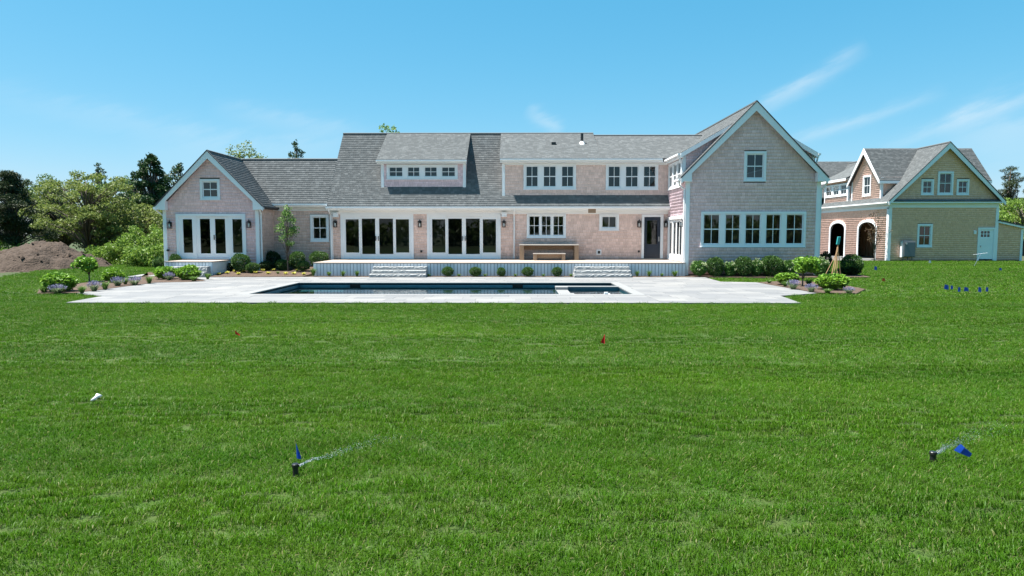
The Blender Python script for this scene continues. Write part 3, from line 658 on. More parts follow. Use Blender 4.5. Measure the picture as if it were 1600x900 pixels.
beam(garage, 'frieze_board', XG-.045, XG-.001, YG, YB, zt-.5, zt-.22)
gutter(garage, (xp-hw-.07, YGR, zt-.07), (xp-hw-.07, YB, zt-.07))
beam(garage, 'garage_floor', XG+.1, XGR, YG+.15, YB, -.03, .03, 'joint'); beam(garage, 'interior_wall', XG+3.6, XG+3.7, YG+.13, YB, .03, 4.0, 'stud')
for i in range(16): MB().box(XG+3.48, XG+3.6, YG+1.5+i*.62, YG+1.56+i*.62, .03, 3.6).build('wall_stud', M['stud'], garage)
beam(garage, 'interior_ceiling', XG, XGR, YG+.1, YB, 3.7, 3.8, 'stud'); beam(garage, 'back_wall', XG, XGR, YB-.1, YB, 0, zt, 'sheath'); beam(garage, 'end_wall', XGR-.1, XGR, YG+.01, YB, 0, zt-.05, 'garage_wall')
# gabled cross dormer through the roof
yc0, yc1 = PX(1376.5, 300, XG+.1).y, PX(1331, 300, XG+.1).y; ym_ = (yc0+yc1)/2
zc = P(1395, 276.5, yc0-.2).z; XC = XG+.12; zcp = P(1352.5, 232, ym_).z
fc = left(XC); ops, cas = [], []
z_w0, z_w1 = PX(1355, 311, XC).z, PX(1355, 275, XC).z
ywm = PX(1355, 290, XC).y
put(window(garage, fc, (-ywm-.62, -ywm+.62, z_w0+.25, z_w1+.05), [(-ywm-.5, -ywm+.5, z_w0, z_w1)], cw=.13))
wall(garage, fc, [(-yc1, zt), (-yc0, zt), (-yc0, zc), (-ym_, zcp-.2), (-yc1, zc)], ops, cas, m='garage_wall', e=.15, butt=.010)
wall(garage, front(yc0), R4(XC, XGR-.12, zt, zc), m='garage_wall', e=.15)
beam(garage, 'corner_board', XC-.04, XC+.12, yc0-.045, yc0+.12, zt+.1, zc); beam(garage, 'corner_board', XC-.04, XC+.12, yc1-.12, yc1+.04, zt+.1, zc)
slc = (zcp-zc)/(ym_-yc0)
for s in (-1, 1):
    ye = ym_+s*(ym_-yc0+.25); zee = zc-.25*slc
    roofplane(garage, [(XC-.3, ye, zee), (XGR+.2, ye, zee), (XGR+.2, ym_, zcp), (XC-.3, ym_, zcp)], shingle=(s < 0), th=.1)
    MB().slab([(-ye, zee), (-ym_, zcp), (-ym_, zcp-.42), (-ye, zee-.22)], [], 0, .05, left(XC-.3)).build('rake_board', M['trim'], garage)
    if s < 0:
        beam(garage, 'fascia', XC-.3, XGR+.2, ye-.03, ye+.0, zee-.22, zee-.02); MB().box(XC-.3, XGR+.2, ye, yc0-.05, zee-.215, zee-.19).build('soffit', M['trim'], garage)
# three-light shed dormer behind it
ys0, ys1 = PX(1325.5, 300, XG+.15).y, PX(1289, 300, XG+.15).y; XS = XG+.15; zs1 = PX(1308, 283, XS).z; zs0 = zt
fs_ = left(XS); cu = (-ys1+.15, -ys0-.15, PX(1308, 307, XS).z, PX(1308, 288, XS).z); sw = (cu[1]-cu[0])/3; ops, cas = [], []
put(window(garage, fs_, cu, [(cu[0]+i*sw+.16, cu[0]+(i+1)*sw-.16, 0, 0) for i in range(3)], cw=.12))
wall(garage, fs_, R4(-ys1, -ys0, zs0, zs1), ops, cas, m='garage_wall', e=.15)
beam(garage, 'corner_board', XS-.04, XS+.1, ys0-.04, ys0+.14, zt, zs1); beam(garage, 'corner_board', XS-.04, XS+.1, ys1-.14, ys1+.04, zt, zs1)
beam(garage, 'cheek_wall', XS, XS+4, ys0, ys0+.1, zt, zs1, 'garage_wall')
roofplane(garage, [(XS-.3, ys0-.15, zs1+.1), (XS-.3, ys1+.2, zs1+.1), (xp, ys1+.2, zp+.1), (xp, ys0-.15, zp+.1)], th=.1)
beam(garage, 'fascia', XS-.33, XS-.29, ys0-.15, ys1+.2, zs1-.12, zs1+.08)
zfar = P(1305, 252.5, 66).z
roofplane(garage, [(XG-.6, 61.8, 5.2), (xp+1, 61.8, 5.2), (xp+1, 66, zfar), (XG-.6, 66, zfar)], th=.1)
wall(garage, left(XG-.32), [(-69.8, -.05), (-62.2, -.05), (-62.2, 5.0), (-66, zfar-.2), (-69.8, 5.0)], m='garage_wall', vmin=.1, e=.15, butt=.010)
wall(garage, front(62.2), R4(XG-.32, XG-.001, -.05, 5.0), m='garage_wall', vmin=.1, e=.15); beam(garage, 'corner_board', XG-.36, XG-.2, 62.15, 62.35, 0, 5.0)
roofplane(garage, [(XG-.6, 70.2, 5.2), (xp+1, 70.2, 5.2), (xp+1, 66.01, zfar), (XG-.6, 66.01, zfar)], th=.1, shingle=False)
for s_ in (-1, 1): MB().slab([(-66-s_*4.2, 5.2), (-66, zfar), (-66, zfar-.4), (-66-s_*4.2, 4.98)], [], 0, .05, left(XG-.6)).build('rake_board', M['trim'], garage)
# lean-to on the right
XT = P(1597, 380, YG+.1).x; zl0, zl1 = P(1561, 344, YG).z, P(1597.5, 353.5, YG).z
wall(garage, front(YG+.1), [(XGR, -.05), (XT, -.05), (XT, zl1-.12), (XGR, zl0-.12)], m='garage_wall', vmin=.05, e=.15)
MB().slab([(XGR+.02, zl0), (XT+.15, zl1), (XT+.15, zl1-.2), (XGR+.02, zl0-.2)], [], 0, .06, front(YG-.05)).build('rake_board', M['trim'], garage)
roofplane(garage, [(XT+.2, YG-.15, zl1+.01), (XT+.2, YG+6, zl1+.01), (XGR, YG+6, zl0+.02), (XGR, YG-.15, zl0+.02)], th=.08)
beam(garage, 'corner_board', XT-.15, XT+.02, YG+.05, YG+.2, 0, zl1-.1); beam(garage, 'end_wall', XT-.1, XT, YG+.2, YG+6, 0, zl1-.1, 'garage_wall')
a = rect(1520.8, 360.3, 1524.8, 366, YG); lamp = MB().box(a[0], a[1], a[2], a[3], 0, .1, fg).build('light_box', M['trim'], garage, bevel=.02)

# ------------------------------------------------------------------ GROUND, PATIO, POOL, BEDS
POOL = (-8.92, 3.89, 22.5, 27.85)                   # x0, x1, y0, y1
def inside(px, py, poly):
    px, py = np.asarray(px, float), np.asarray(py, float); r = np.zeros(px.shape, bool); n = len(poly)
    for i in range(n):
        (x0, y0), (x1, y1) = poly[i], poly[(i+1) % n]
        if y0 == y1: continue
        c = (y0 > py) != (y1 > py); xi = (x1-x0)*(py-y0)/(y1-y0)+x0
        r ^= c & (px < xi)
    return r
def gp(*pp): return [tuple(G(a, b)[:2]) for a, b in pp]
NEAR = G(800, 473).y
PATIO = [(G(100, 473).x, NEAR), (G(1250, 473).x, NEAR)] + gp((1219, 462), (1276, 458), (1182, 441.2), (1126, 440), (1100, 432.8)) \
        + [(8.05, 31.5), (-9.9, 31.5), (-15.0, 31.35)] + gp((322, 438.8), (300, 440), (242, 441.3), (118, 457.5), (160, 462.5))
m_lawn = mat('lawn_soil', (.028,.060,.007), .95, noise=[(.5, (.04,.08,.01), .6), (9, (.05,.06,.015), .5)])
m_field = mat('rough_field', (.035,.055,.015), .95, noise=[(.08, (.06,.055,.03), .8), (1.5, (.03,.045,.012), .6)], bump=(3, .8, .2))
hole = R4(POOL[0]-.3, POOL[1]+.3, POOL[2]-.3, POOL[3]+.3)
tag(MB().slab(R4(-420, 420, -260, 900), [hole], -.3, -.10, WORLD).build('ground', m_field), kind='structure')
LAWN = [(-16, -20), (60, -20), (60, 51), (27.2, 51), (16, 60), (-16, 60), (-21.5, 47)] + gp((200, 406), (128, 412.5), (60, 422), (0, 432)) + [(-34, 20), (-30, -5)]
tag(MB().slab(LAWN, [hole], -.099, -.045, WORLD).build('lawn', m_lawn), kind='structure')
patio = tag(MB().slab(PATIO, [R4(*POOL)], -.09, -.010, WORLD).build('patio', M['joint']), kind='structure')
def clip_rect(poly, x0, x1, y0, y1):
    for ax, lim, sg in ((0, x0, 1), (0, x1, -1), (1, y0, 1), (1, y1, -1)):
        out_ = []
        for i in range(len(poly)):
            a, b = poly[i-1], poly[i]; da, db = (a[ax]-lim)*sg, (b[ax]-lim)*sg
            if (da >= 0) != (db >= 0):
                t = da/(da-db); out_.append((a[0]+(b[0]-a[0])*t, a[1]+(b[1]-a[1])*t))
            if db >= 0: out_.append(b)
        poly = out_
        if not poly: return []
    return poly
CW = .32                                             # coping width
REG = [(-40, POOL[0]-CW, 0, 60), (POOL[1]+CW, 40, 0, 60), (POOL[0]-CW, POOL[1]+CW, 0, POOL[2]-CW), (POOL[0]-CW, POOL[1]+CW, POOL[3]+CW, 60)]
pieces = []; y = NEAR-.02; row = 0; PD = .61
while y < 31.6:
    x = -18.0+random.uniform(-.6, 0)
    while x < 14:
        x2 = x+random.choice((.61, .915, 1.22, 1.22))
        for r0, r1, s0, s1 in REG:
            q = clip_rect(PATIO, max(x, r0)+.004, min(x2, r1)-.004, max(y, s0)+.004, min(y+PD, s1)-.004) if max(x, r0)+.03 < min(x2, r1) and max(y, s0)+.03 < min(y+PD, s1) else []
            if len(q) > 2: pieces.append(q)
        x = x2
    y += PD
def area(q): return abs(sum(q[i-1][0]*q[i][1]-q[i][0]*q[i-1][1] for i in range(len(q))))/2
pieces = [q for q in pieces if area(q) > .01]
pieces.sort(key=lambda q: -area(q)/(sum(p[1] for p in q)/len(q))**3)
rest = MB()
for i, q in enumerate(pieces):
    h = random.uniform(-.0015, .0015); r = random.random()
    n = len(q); mb = MB() if i < 290 else rest
    a_ = sum(q[k-1][0]*q[k][1]-q[k][0]*q[k-1][1] for k in range(n)); q = q if a_ > 0 else q[::-1]
    mb.add([(a, b, h) for a, b in q]+[(a, b, -.012) for a, b in q], [tuple(range(n))]+[(k, n+k, n+(k+1) % n, (k+1) % n) for k in range(n)], r)
    if i < 290: mb.build('paver', M['paver'], patio)
tag(rest.build('far_pavers', M['paver'], patio), kind='stuff')
# pool
x0, x1, y0, y1 = POOL; WZ = -.15
pool = empty('swimming_pool', ((x0+x1)/2, (y0+y1)/2, -1.4), 'long rectangular swimming pool with dark blue walls and still water', 'pool')
b = MB(); t_ = .2
b.box(x0-t_, x0, y0-t_, y1+t_, -1.5, -.035).box(x1, x1+t_, y0-t_, y1+t_, -1.5, -.035).box(x0, x1, y0-t_, y0, -1.5, -.035).box(x0, x1, y1, y1+t_, -1.5, -.035).box(x0, x1, y0, y1, -1.6, -1.4)
b.box(x0+.0, x0+1.9, y1-.5, y1, -1.4, -.32).build('basin', M['plaster'], pool)
MB().quad((x0, y0, WZ), (x1, y0, WZ), (x1, y1, WZ), (x0, y1, WZ)).build('water', M['water'], pool)
def cope(a0, a1, b0, b1):
    n = max(1, round(max(a1-a0, b1-b0)/1.2)); hor = a1-a0 > b1-b0
    for i in range(n):
        if hor: MB().box(a0+(a1-a0)*i/n+.003, a0+(a1-a0)*(i+1)/n-.003, b0, b1, -.034, .004).build('coping_stone', M['coping'], pool)
        else: MB().box(a0, a1, b0+(b1-b0)*i/n+.003, b0+(b1-b0)*(i+1)/n-.003, -.034, .004).build('coping_stone', M['coping'], pool)
cope(x0-CW, x1+CW, y0-CW, y0+.03); cope(x0-CW, x1+CW, y1-.03, y1+CW); cope(x0-CW, x0+.03, y0+.03, y1-.03); cope(x1-.03, x1+CW, y0+.03, y1-.03)
for pa, pb in ((547, 563), (800.8, 817)):
    MB().box(P(pa, 445, y1).x, P(pb, 445, y1).x, y1-.02, y1+.01, -.22, -.045).build('skimmer_opening', M['dark'], pool)
SX, SY = 1.5, 26.05
spa = empty('spa', ((SX+x1)/2, (SY+y0)/2, -1.0), 'square spa with white stone rim set into the right end of the pool', 'spa')
MB().box(SX, x1-.002, SY-.30, SY, -1.39, -.036).box(SX, SX+.40, y0+.002, SY-.302, -1.39, -.12).build('spa_wall', M['plaster'], spa)
MB().box(SX-.03, x1-.032, SY-.33, SY+.03, -.034, .006).build('rim_stone', M['coping'], spa); MB().box(SX-.03, SX+.43, SY-.62, SY-.333, -.12, .006).build('rim_stone', M['coping'], spa); MB().box(SX-.03, SX+.43, y0+.032, y0+.40, -.12, .006).build('rim_stone', M['coping'], spa)
MB().box(SX-.02, SX+.41, y0+.40, SY-.622, -.118, -.095).build('spillway', M['coping'], spa)
MB().quad((SX+.4, y0, -.10), (x1, y0, -.10), (x1, SY-.3, -.10), (SX+.4, SY-.3, -.10)).build('spa_water', M['water'], spa)
MB().box(x1-.5, x1-.002, y0+.002, SY-.302, -1.0, -.28).build('spa_bench', M['plaster'], spa)
g = G(949, 460); tag(MB().box(g.x-.10, g.x+.10, y0-.02, y0+.15, .007, .012).box(g.x-.10, g.x+.02, y0-.06, y0+.02, .012, .075).build('folded_paper', M['trim'], bevel=.004), 'small white folded sheet lying on the stone edge in front of the spa', 'paper')
# beds
def bed(name, poly, z=.0):
    n = len(poly); b = MB().slab(poly, [], -.06, z+.012, WORLD); return tag(b.build(name, M['mulch']), kind='structure')
BED_L = gp((58, 459), (119, 457.9), (242, 441.7), (300, 440.4), (321, 439.2))+[(-14.9, 31.3), (-14.9, 31.9), (-17.6, 31.9), (-17.6, 35), (-19, 35)]+gp((232, 432), (150, 440), (62, 450))
BED_M = [(-15.0, 31.38), (-9.9, 31.53), (-9.65, 36.1), (XLI, 36.1), (XLI, 34.1), (-15.0, 34.1)]
BED_D = [(-9.88, 31.53), (8.05, 31.53), (8.05, 32.2), (-9.6, 32.2)]
BED_W = [(8.07, 31.45), (10.3, 31.2), (13.5, 31.15), (16.3, 31.4), (16.7, 33.4), (15.2, 34.8), (14.0, 34.8), (14.0, 32.4), (8.07, 32.4)]
BED_R = gp((1185, 441.5), (1277, 457.6), (1338, 459), (1352, 452), (1310, 444), (1240, 438))
BM_S = .06                                           # this bed rises towards the house
def bed_z(y): return .012+BM_S*max(0, y-31.4)
b = MB(); n_ = len(BED_M); tri = tessellate_polygon([[Vector((x, y, 0)) for x, y in BED_M]])
b.add([(x, y, bed_z(y)) for x, y in BED_M]+[(x, y, -.06) for x, y in BED_M], [tuple(t) for t in tri]+[(k, n_+k, n_+(k+1) % n_, (k+1) % n_) for k in range(n_)])
tag(b.build('planting_bed', M['mulch']), kind='structure')
for nm, pl in (('planting_bed', BED_L), ('planting_bed', BED_D), ('planting_bed', BED_W), ('planting_bed', BED_R)): bed(nm, pl)
PATH = gp((198, 432.5), (262, 430.5), (262, 427.8), (222, 428.6))
tag(MB().slab(PATH, [], -.05, .004, WORLD).build('path', M['coping']), kind='structure')
APRON = [(20, 51.5), (27.35, 51.5), (27.35, 70), (12, 70), (16.5, 60)]
tag(MB().slab(APRON, [], -.08, -.02, WORLD).build('driveway', M['joint']), kind='structure')

# ------------------------------------------------------------------ DECK, LANDING, STEPS
YDF = 32.1; XDL = G(490, 431.5).x; XDR = XW-.005
deck = empty('deck', ((XDL+XDR)/2, 34, 0), 'long raised deck with pale boards and grey slatted skirt along the house', 'deck')
def skirt(parent, fr, u0, u1, z0, z1, step=.157, label=None):
    n = round((u1-u0)/step); st = (u1-u0)/n
    for i in range(n):
        b = MB().box(u0+i*st+.010, u0+(i+1)*st-.010, z0, z1, -.02, .0, fr, random.random()); b.build('skirt_board', M['skirt'], parent)
    MB().box(u0, u1, z0, z1, -.05, -.025, fr).build('skirt_backing', M['dark'], parent)
skirt(deck, front(YDF), XDL, XDR, .015, ZF-.045)
skirt(deck, left(XDL), -YM, -YDF-.03, .015, ZF-.045)
yy = YDF-.04; nb = 27; st = (YM-.01-yy)/nb
for i in range(nb): MB().box(XDL-.03, XDR, yy+i*st+.004, yy+(i+1)*st-.004, ZF-.038, ZF-(.0 if i else .0), r=random.random()).build('deck_board', M['deckboard'], deck)
MB().box(XDL+.1, XDR-.1, YDF+.06, YM-.05, .0, ZF-.045).build('frame', M['dark'], deck)
MB().box(XDL, XDL+.14, YDF-.012, YDF+.0, .015, ZF-.045).build('corner_trim', M['trim'], deck)
ZL = .70; YF = 31.95; XA_, XB_ = P(258, 418, YF).x, P(332, 418, YF).x
land = empty('landing', ((XA_+XB_)/2, 33, 0), 'small raised landing with pale top in front of the left gable doors', 'landing')
skirt(land, front(YF), XA_, XB_, .02, ZL-.045); skirt(land, Fr((XB_, 0, 0), (0,1,0), (0,0,1), (1,0,0)), YF+.03, YL-.06, .02, ZL-.045); skirt(land, left(XA_), -YL+.06, -YF-.03, .02, ZL-.045)
nb = 15; st = (YL-.06-YF+.03)/nb
for i in range(nb): MB().box(XA_-.03, XB_+.03, YF-.03+i*st+.004, YF-.03+(i+1)*st-.004, ZL-.038, ZL, r=random.random()).build('deck_board', M['deckboard'], land)
MB().box(XB_-.15, XB_+.012, YF-.012, YF, .02, ZL-.045).build('corner_trim', M['trim'], land)
def rock_slab(x0, x1, y0, y1, z0, z1, parent, seed):
    """granite step: sawn top, split (rough) front and ends"""
    rg = random.Random(seed); b = MB(); nx, nz = 34, 5
    pts = {}
    for i in range(nx+1):
        for k in range(nz+1):
            edge = k in (0, nz); amp = .006 if edge else .032
            pts[i, k] = (x0+(x1-x0)*i/nx, y0+.03-rg.random()*amp, z0+(z1-z0)*k/nz)
    vs = [pts[i, k] for i in range(nx+1) for k in range(nz+1)]
    fs = [(i*(nz+1)+k, (i+1)*(nz+1)+k, (i+1)*(nz+1)+k+1, i*(nz+1)+k+1) for i in range(nx) for k in range(nz)]
    b.add(vs, fs)
    top = [pts[i, nz] for i in range(nx+1)]
    b.add(top+[(x1, y1, z1), (x0, y1, z1)], [tuple(range(nx+3))])
    for xs, s in ((0, -1), (nx, 1)):
        X_ = x0 if s < 0 else x1; col = [pts[xs, k] for k in range(nz+1)]
        b.add(col+[(X_, y1, z1), (X_, y1, z0)], [tuple(range(nz+3))])
    return b.build('granite_slab', M['granite'], parent)
def steps(pa, pb, lab, seed, yf=31.12, n=3, zr=.16, tread=.33, yref=31.2):
    xa, xb = P(pa, 425, yref).x, P(pb, 425, yref).x
    s_ = empty('stone_steps', ((xa+xb)/2, yf+.4, 0), lab, 'steps', 'granite garden steps')
    for i in range(n): rock_slab(xa+random.uniform(0,.04)+i*.03, xb-random.uniform(0,.04)-i*.01, yf+i*tread, YDF-.02 if n == 3 else yf+n*tread, i*zr, (i+1)*zr-.006, s_, seed+i)
steps(576, 666, 'rough grey granite steps up to the deck, left of the two by the pool', 3)
steps(897, 988, 'rough grey granite steps up to the deck, opposite the spa', 9)
steps(261, 319, 'short granite steps below the left landing, half hidden by hydrangeas', 21, yf=31.22, n=2, zr=.24, tread=.35)

# ------------------------------------------------------------------ FURNITURE AND FITTINGS
def slabtable(name, px0, px1, pyt, Y0, Y1, lab, cat, legw, toph):
    xa, xb = P(px0, 395, Y0).x, P(px1, 395, Y0).x; zt_ = P((px0+px1)/2, pyt, Y0).z
    t = empty(name, ((xa+xb)/2, (Y0+Y1)/2, ZF), lab, cat)
    MB().box(xa, xb, Y0, Y1, zt_-toph, zt_).build('top', M['woodtop'], t, bevel=.006)
    for u0, u1 in ((xa+.02, xa+.02+legw), (xb-.02-legw, xb-.02)): MB().box(u0, u1, Y0+.03, Y1-.03, ZF, zt_-toph-.001).build('leg', M['wood'], t, bevel=.006)
    MB().box(xa+.02+legw, xb-.02-legw, Y1-.09, Y1-.05, zt_-toph-.22, zt_-toph-.002).build('apron', M['wood'], t)
slabtable('table', 811.5, 905, 381.8, 35.05, 35.85, 'wooden slab table against the house wall under the kitchen window', 'table', .22, .06)
slabtable('bench', 833, 884, 395.8, 34.75, 35.03, 'low wooden bench standing in front of the table on the deck', 'bench', .18, .05)
def make_lantern():
    t = empty('wall_lantern', (0, 0, 0), 'x', 'lantern', 'wall lanterns')
    MB().box(-.05, .05, -.03, 0, -.10, .12).tube([(0, -.03, .06), (0, -.09, .16), (0, -.13, .20), (0, -.13, .15)], .012, 6).build('bracket', M['black'], t)
    c = MB()
    for sx in (-1, 1):
        for sy in (-1, 1): c.box(sx*.075-.011, sx*.075+.011, -.13+sy*.075-.011, -.13+sy*.075+.011, -.19, .06)
    c.box(-.09, .09, -.22, -.04, -.21, -.185)
    c.lathe([(.135, .06), (.13, .075), (.05, .135), (.02, .14), (.02, .165)], 4, (0, -.13, 0))
    c.build('cage', M['black'], t)
    MB().tube([(0, -.13, -.18), (0, -.13, -.02), (0, -.13, .02)], [.035, .04, .02], 8).build('lamp_glass', M['bulb'], t, smooth=True)
    return t
lan = make_lantern(); first = True
LN = [(524.8, 349, YM, 0, 'black wall lantern at the far left end of the deck wall, by the downspout'),
      (656.4, 349, YM, 0, 'black wall lantern between the two wide sliding doors'),
      (787.5, 349, YM, 0, 'black wall lantern right of the second sliding door'),
      (998, 349, YM, 0, 'black wall lantern left of the navy door'),
      (1039.6, 349, YM, 0, 'black wall lantern in the corner right of the navy door'),
      (267.2, 350.5, YL, 0, 'black wall lantern left of the gable doors on the left wing'),
      (390.6, 349.5, YL, 0, 'black wall lantern right of the gable doors on the left wing')]
for px, py, Y, rz, lab in LN:
    p = P(px, py, Y); p.y -= .028
    o = lan if first else dup(lan); first = False
    o.location = p; o['label'] = lab; WL[o.name] = p
o = dup(lan, loc=(XW-.03, 32.47, PX(1068, 348, XW).z), rz=-math.pi/2, label='black wall lantern on the sunlit side wall of the right wing')
# grey utility cabinet at the garage
a = rect(1410.5, 377, 1429.5, 401.5, YG-.3)
cab = empty('utility_cabinet', ((a[0]+a[1])/2, YG-.25, -.04), 'grey metal utility cabinet on legs against the garage front wall', 'cabinet')
MB().box(a[0], a[1], YG-.38, YG-.06, a[2], a[3]).build('body', M['cab'], cab, bevel=.015); MB().box(a[0]+.06, a[1]-.03, YG-.405, YG-.38, a[2]+.05, a[3]-.06).build('door', M['cab'], cab, bevel=.008)
for f_ in (.12, .5, .85): x_ = a[0]+(a[1]-a[0])*f_; MB().tube([(x_, YG-.2, -.045), (x_, YG-.2, a[2])], .03, 6).build('conduit', M['cab'], cab)
MB().tube([(a[0]+.18, YG-.40, a[3]-.17), (a[0]+.18, YG-.47, a[3]-.17)], .07, 10).build('meter', M['chrome'], cab)
MB().box(a[0]-.06, a[0]-.005, YG-.3, YG-.06, a[2]-.02, a[3]+.0).build('side_panel', M['skirt'], cab)

# ------------------------------------------------------------------ PLANTS
def unit(a): return a/np.maximum(np.linalg.norm(a, axis=1, keepdims=True), 1e-9)
def leaf_quads(C, D, ln, wd, rg):
    """one rhombic leaf at each centre C pointing along D"""
    n = len(C); D = unit(D); S_ = unit(np.cross(D, rg.normal(size=(n, 3))))
    ln = (ln*rg.uniform(.7, 1.25, n))[:, None]; wd = (wd*rg.uniform(.7, 1.25, n))[:, None]
    V = np.stack([C-D*ln*.5, C+S_*wd*.5, C+D*ln*.5, C-S_*wd*.5], 1).reshape(-1, 3)
    return V, np.arange(4*n).reshape(-1, 4)
def sphere_pts(n, rg): return unit(rg.normal(size=(n, 3)))
def shrub_mesh(name, m, seed, n=2600, ln=.075, wd=.05, lump=.16, flat=0.0, fill=.30):
    """unit shrub: 1 wide, 1 tall, standing on z=0"""
    rg = np.random.default_rng(seed); d = sphere_pts(n, rg); L_ = sphere_pts(14, rg)
    bump = np.max(np.clip((d@L_.T-.72)/.28, 0, 1), 1)
    r = .5*(1-lump+lump*bump)*rg.uniform(fill, 1, n)**.33
    C = d*r[:, None]; C[:, 2] = C[:, 2]+.5
    if flat: C[:, 2] = np.where(C[:, 2] < .35, .35+(C[:, 2]-.35)*(1-flat), C[:, 2])
    D = d*.8+rg.normal(size=(n, 3))*.7; D[:, 2] += .25
    V, Q = leaf_quads(C, D, ln, wd, rg); V[:, 2] = np.maximum(V[:, 2], .01)
    return np_mesh(name, V, Q, np.clip(rg.beta(1.6, 2.0, n), 0, 1), m)
def stem_mesh(seed, h=.5, n=5, rad=.016, spread=.2):
    rg = random.Random(seed); b = MB()
    for i in range(n):
        a = 2*math.pi*i/n+rg.random(); b.tube([(0, 0, -.03), (math.cos(a)*spread*.4, math.sin(a)*spread*.4, h*.5), (math.cos(a)*spread, math.sin(a)*spread, h)], [rad, rad*.7, rad*.4], 5)
    return b.mesh('stems', M['bark'])
def bloom_mesh(seed, n=16, r=.07, lo=.55):
    rg = np.random.default_rng(seed); d = sphere_pts(n*6, rg); d = d[d[:, 2] > lo-.5][:n]; V, Q, R = [], [], []
    for c in d:
        k = 26; p = sphere_pts(k, rg); ctr = np.array([c[0]*.48, c[1]*.48, .5+c[2]*.5])
        v, q = leaf_quads(ctr+p*r*np.array([1, 1, .75]), p+rg.normal(size=(k, 3))*.4, r*.6, r*.6, rg)
        Q.append(q+len(V)*0+sum(len(x) for x in V)); V.append(v); R.append(rg.random(k))
    return np_mesh('blooms', np.vstack(V), np.vstack(Q), np.concatenate(R), M['bloom'])
def blades_mesh(name, m, seed, n=120, ln=(.6, 1.0), wd=.03, spread=.5, base=.1, droop=.5):
    """unit tuft of arching blades"""
    rg = np.random.default_rng(seed); V, Q, R = [], [], []
    for i in range(n):
        a = rg.uniform(0, 6.283); l_ = rg.uniform(*ln); out_ = spread*rg.uniform(.15, 1)**.7; u_ = np.array([math.cos(a), math.sin(a), 0]); s_ = np.array([-u_[1], u_[0], 0])*wd*.5
        b0 = u_*base*rg.random(); p1 = b0+u_*out_*.45+np.array([0, 0, l_*.65]); p2 = b0+u_*out_+np.array([0, 0, l_*(1-droop*.35*rg.random())])
        k = len(V); V += [b0-s_, b0+s_, p1+s_*.9, p1-s_*.9, p2+s_*.15, p2-s_*.15]; Q += [(k, k+1, k+2, k+3), (k+3, k+2, k+4, k+5)]; r_ = rg.random(); R += [r_, r_]
    return np_mesh(name, np.array(V), Q, R, m)
def lav_flower_mesh(seed, n=90):
    rg = np.random.default_rng(seed); V, Q, R = [], [], []
    for i in range(n):
        a = rg.uniform(0, 6.283); o = rg.uniform(.05, .5); tip = np.array([math.cos(a)*o, math.sin(a)*o, rg.uniform(.72, 1.0)-o*.3])
        d_ = unit(np.array([[math.cos(a)*o*.6, math.sin(a)*o*.6, 1.0]]))[0]
        for j in range(5):
            c = tip-d_*.055*j; v, q = leaf_quads(np.array([c]), rg.normal(size=(1, 3))+d_, .075, .05, rg); Q.append(q[0]+len(V)); V += list(v); R.append(rg.random())
    return np_mesh('flowers', np.array(V), np.array(Q), R, M['lav'])
def hosta_mesh(seed):
    rg = np.random.default_rng(seed); V, Q, R = [], [], []
    for i in range(34):
        a = rg.uniform(0, 6.283); l_ = rg.uniform(.3, .55); e = rg.uniform(.3, 1.1); u_ = np.array([math.cos(a)*math.cos(e), math.sin(a)*math.cos(e), math.sin(e)]); s_ = np.array([-math.sin(a), math.cos(a), 0])*.085
        p0 = u_*.05; p1 = u_*l_*.55+[0, 0, .06]; p2 = u_*l_+[0, 0, -.02]; k = len(V)
        V += [p0, p1+s_, p2, p1-s_]; Q.append((k, k+1, k+2, k+3)); R.append(rg.random())
    V = np.array(V); V[:, 2] *= 1.6; V[:, 2] = np.maximum(V[:, 2], 0); return np_mesh('leaves', V, Q, R, M['hosta'])
PROTO = {}
def proto(kind):
    if kind in PROTO: return PROTO[kind]
    r = []
    for v in range(3):
        sd = 100*len(PROTO)+v
        if kind == 'box': r.append([('foliage', shrub_mesh('foliage', M['boxwood'], sd, 3400, .065, .045)), ('stems', stem_mesh(sd))])
        if kind == 'dark': r.append([('foliage', shrub_mesh('foliage', M['boxdark'], sd, 3200, .07, .045)), ('stems', stem_mesh(sd))])
        if kind == 'lime': r.append([('foliage', shrub_mesh('foliage', M['lime'], sd, 1500, .13, .085, .22)), ('stems', stem_mesh(sd))])
        if kind == 'hyd': r.append([('foliage', shrub_mesh('foliage', M['hydr'], sd, 1500, .12, .08, .22)), ('blooms', bloom_mesh(sd, 20, .075, .4)), ('stems', stem_mesh(sd))])
        if kind == 'lav': r.append([('foliage', blades_mesh('foliage', M['lavleaf'], sd, 150, (.35, .7), .028, .5, .15)), ('flowers', lav_flower_mesh(sd))])
        if kind == 'tuft': r.append([('blades', blades_mesh('blades', M['tuft'], sd, 170, (.5, 1.0), .035, .5, .12))])
        if kind == 'hosta': r.append([('leaves', hosta_mesh(sd))])
    PROTO[kind] = r; return r
NAMES = dict(box='boxwood_shrub', dark='holly_shrub', lime='lime_hydrangea', hyd='white_hydrangea', lav='lavender', tuft='ornamental_grass', hosta='yellow_hosta')
cnt = [0]
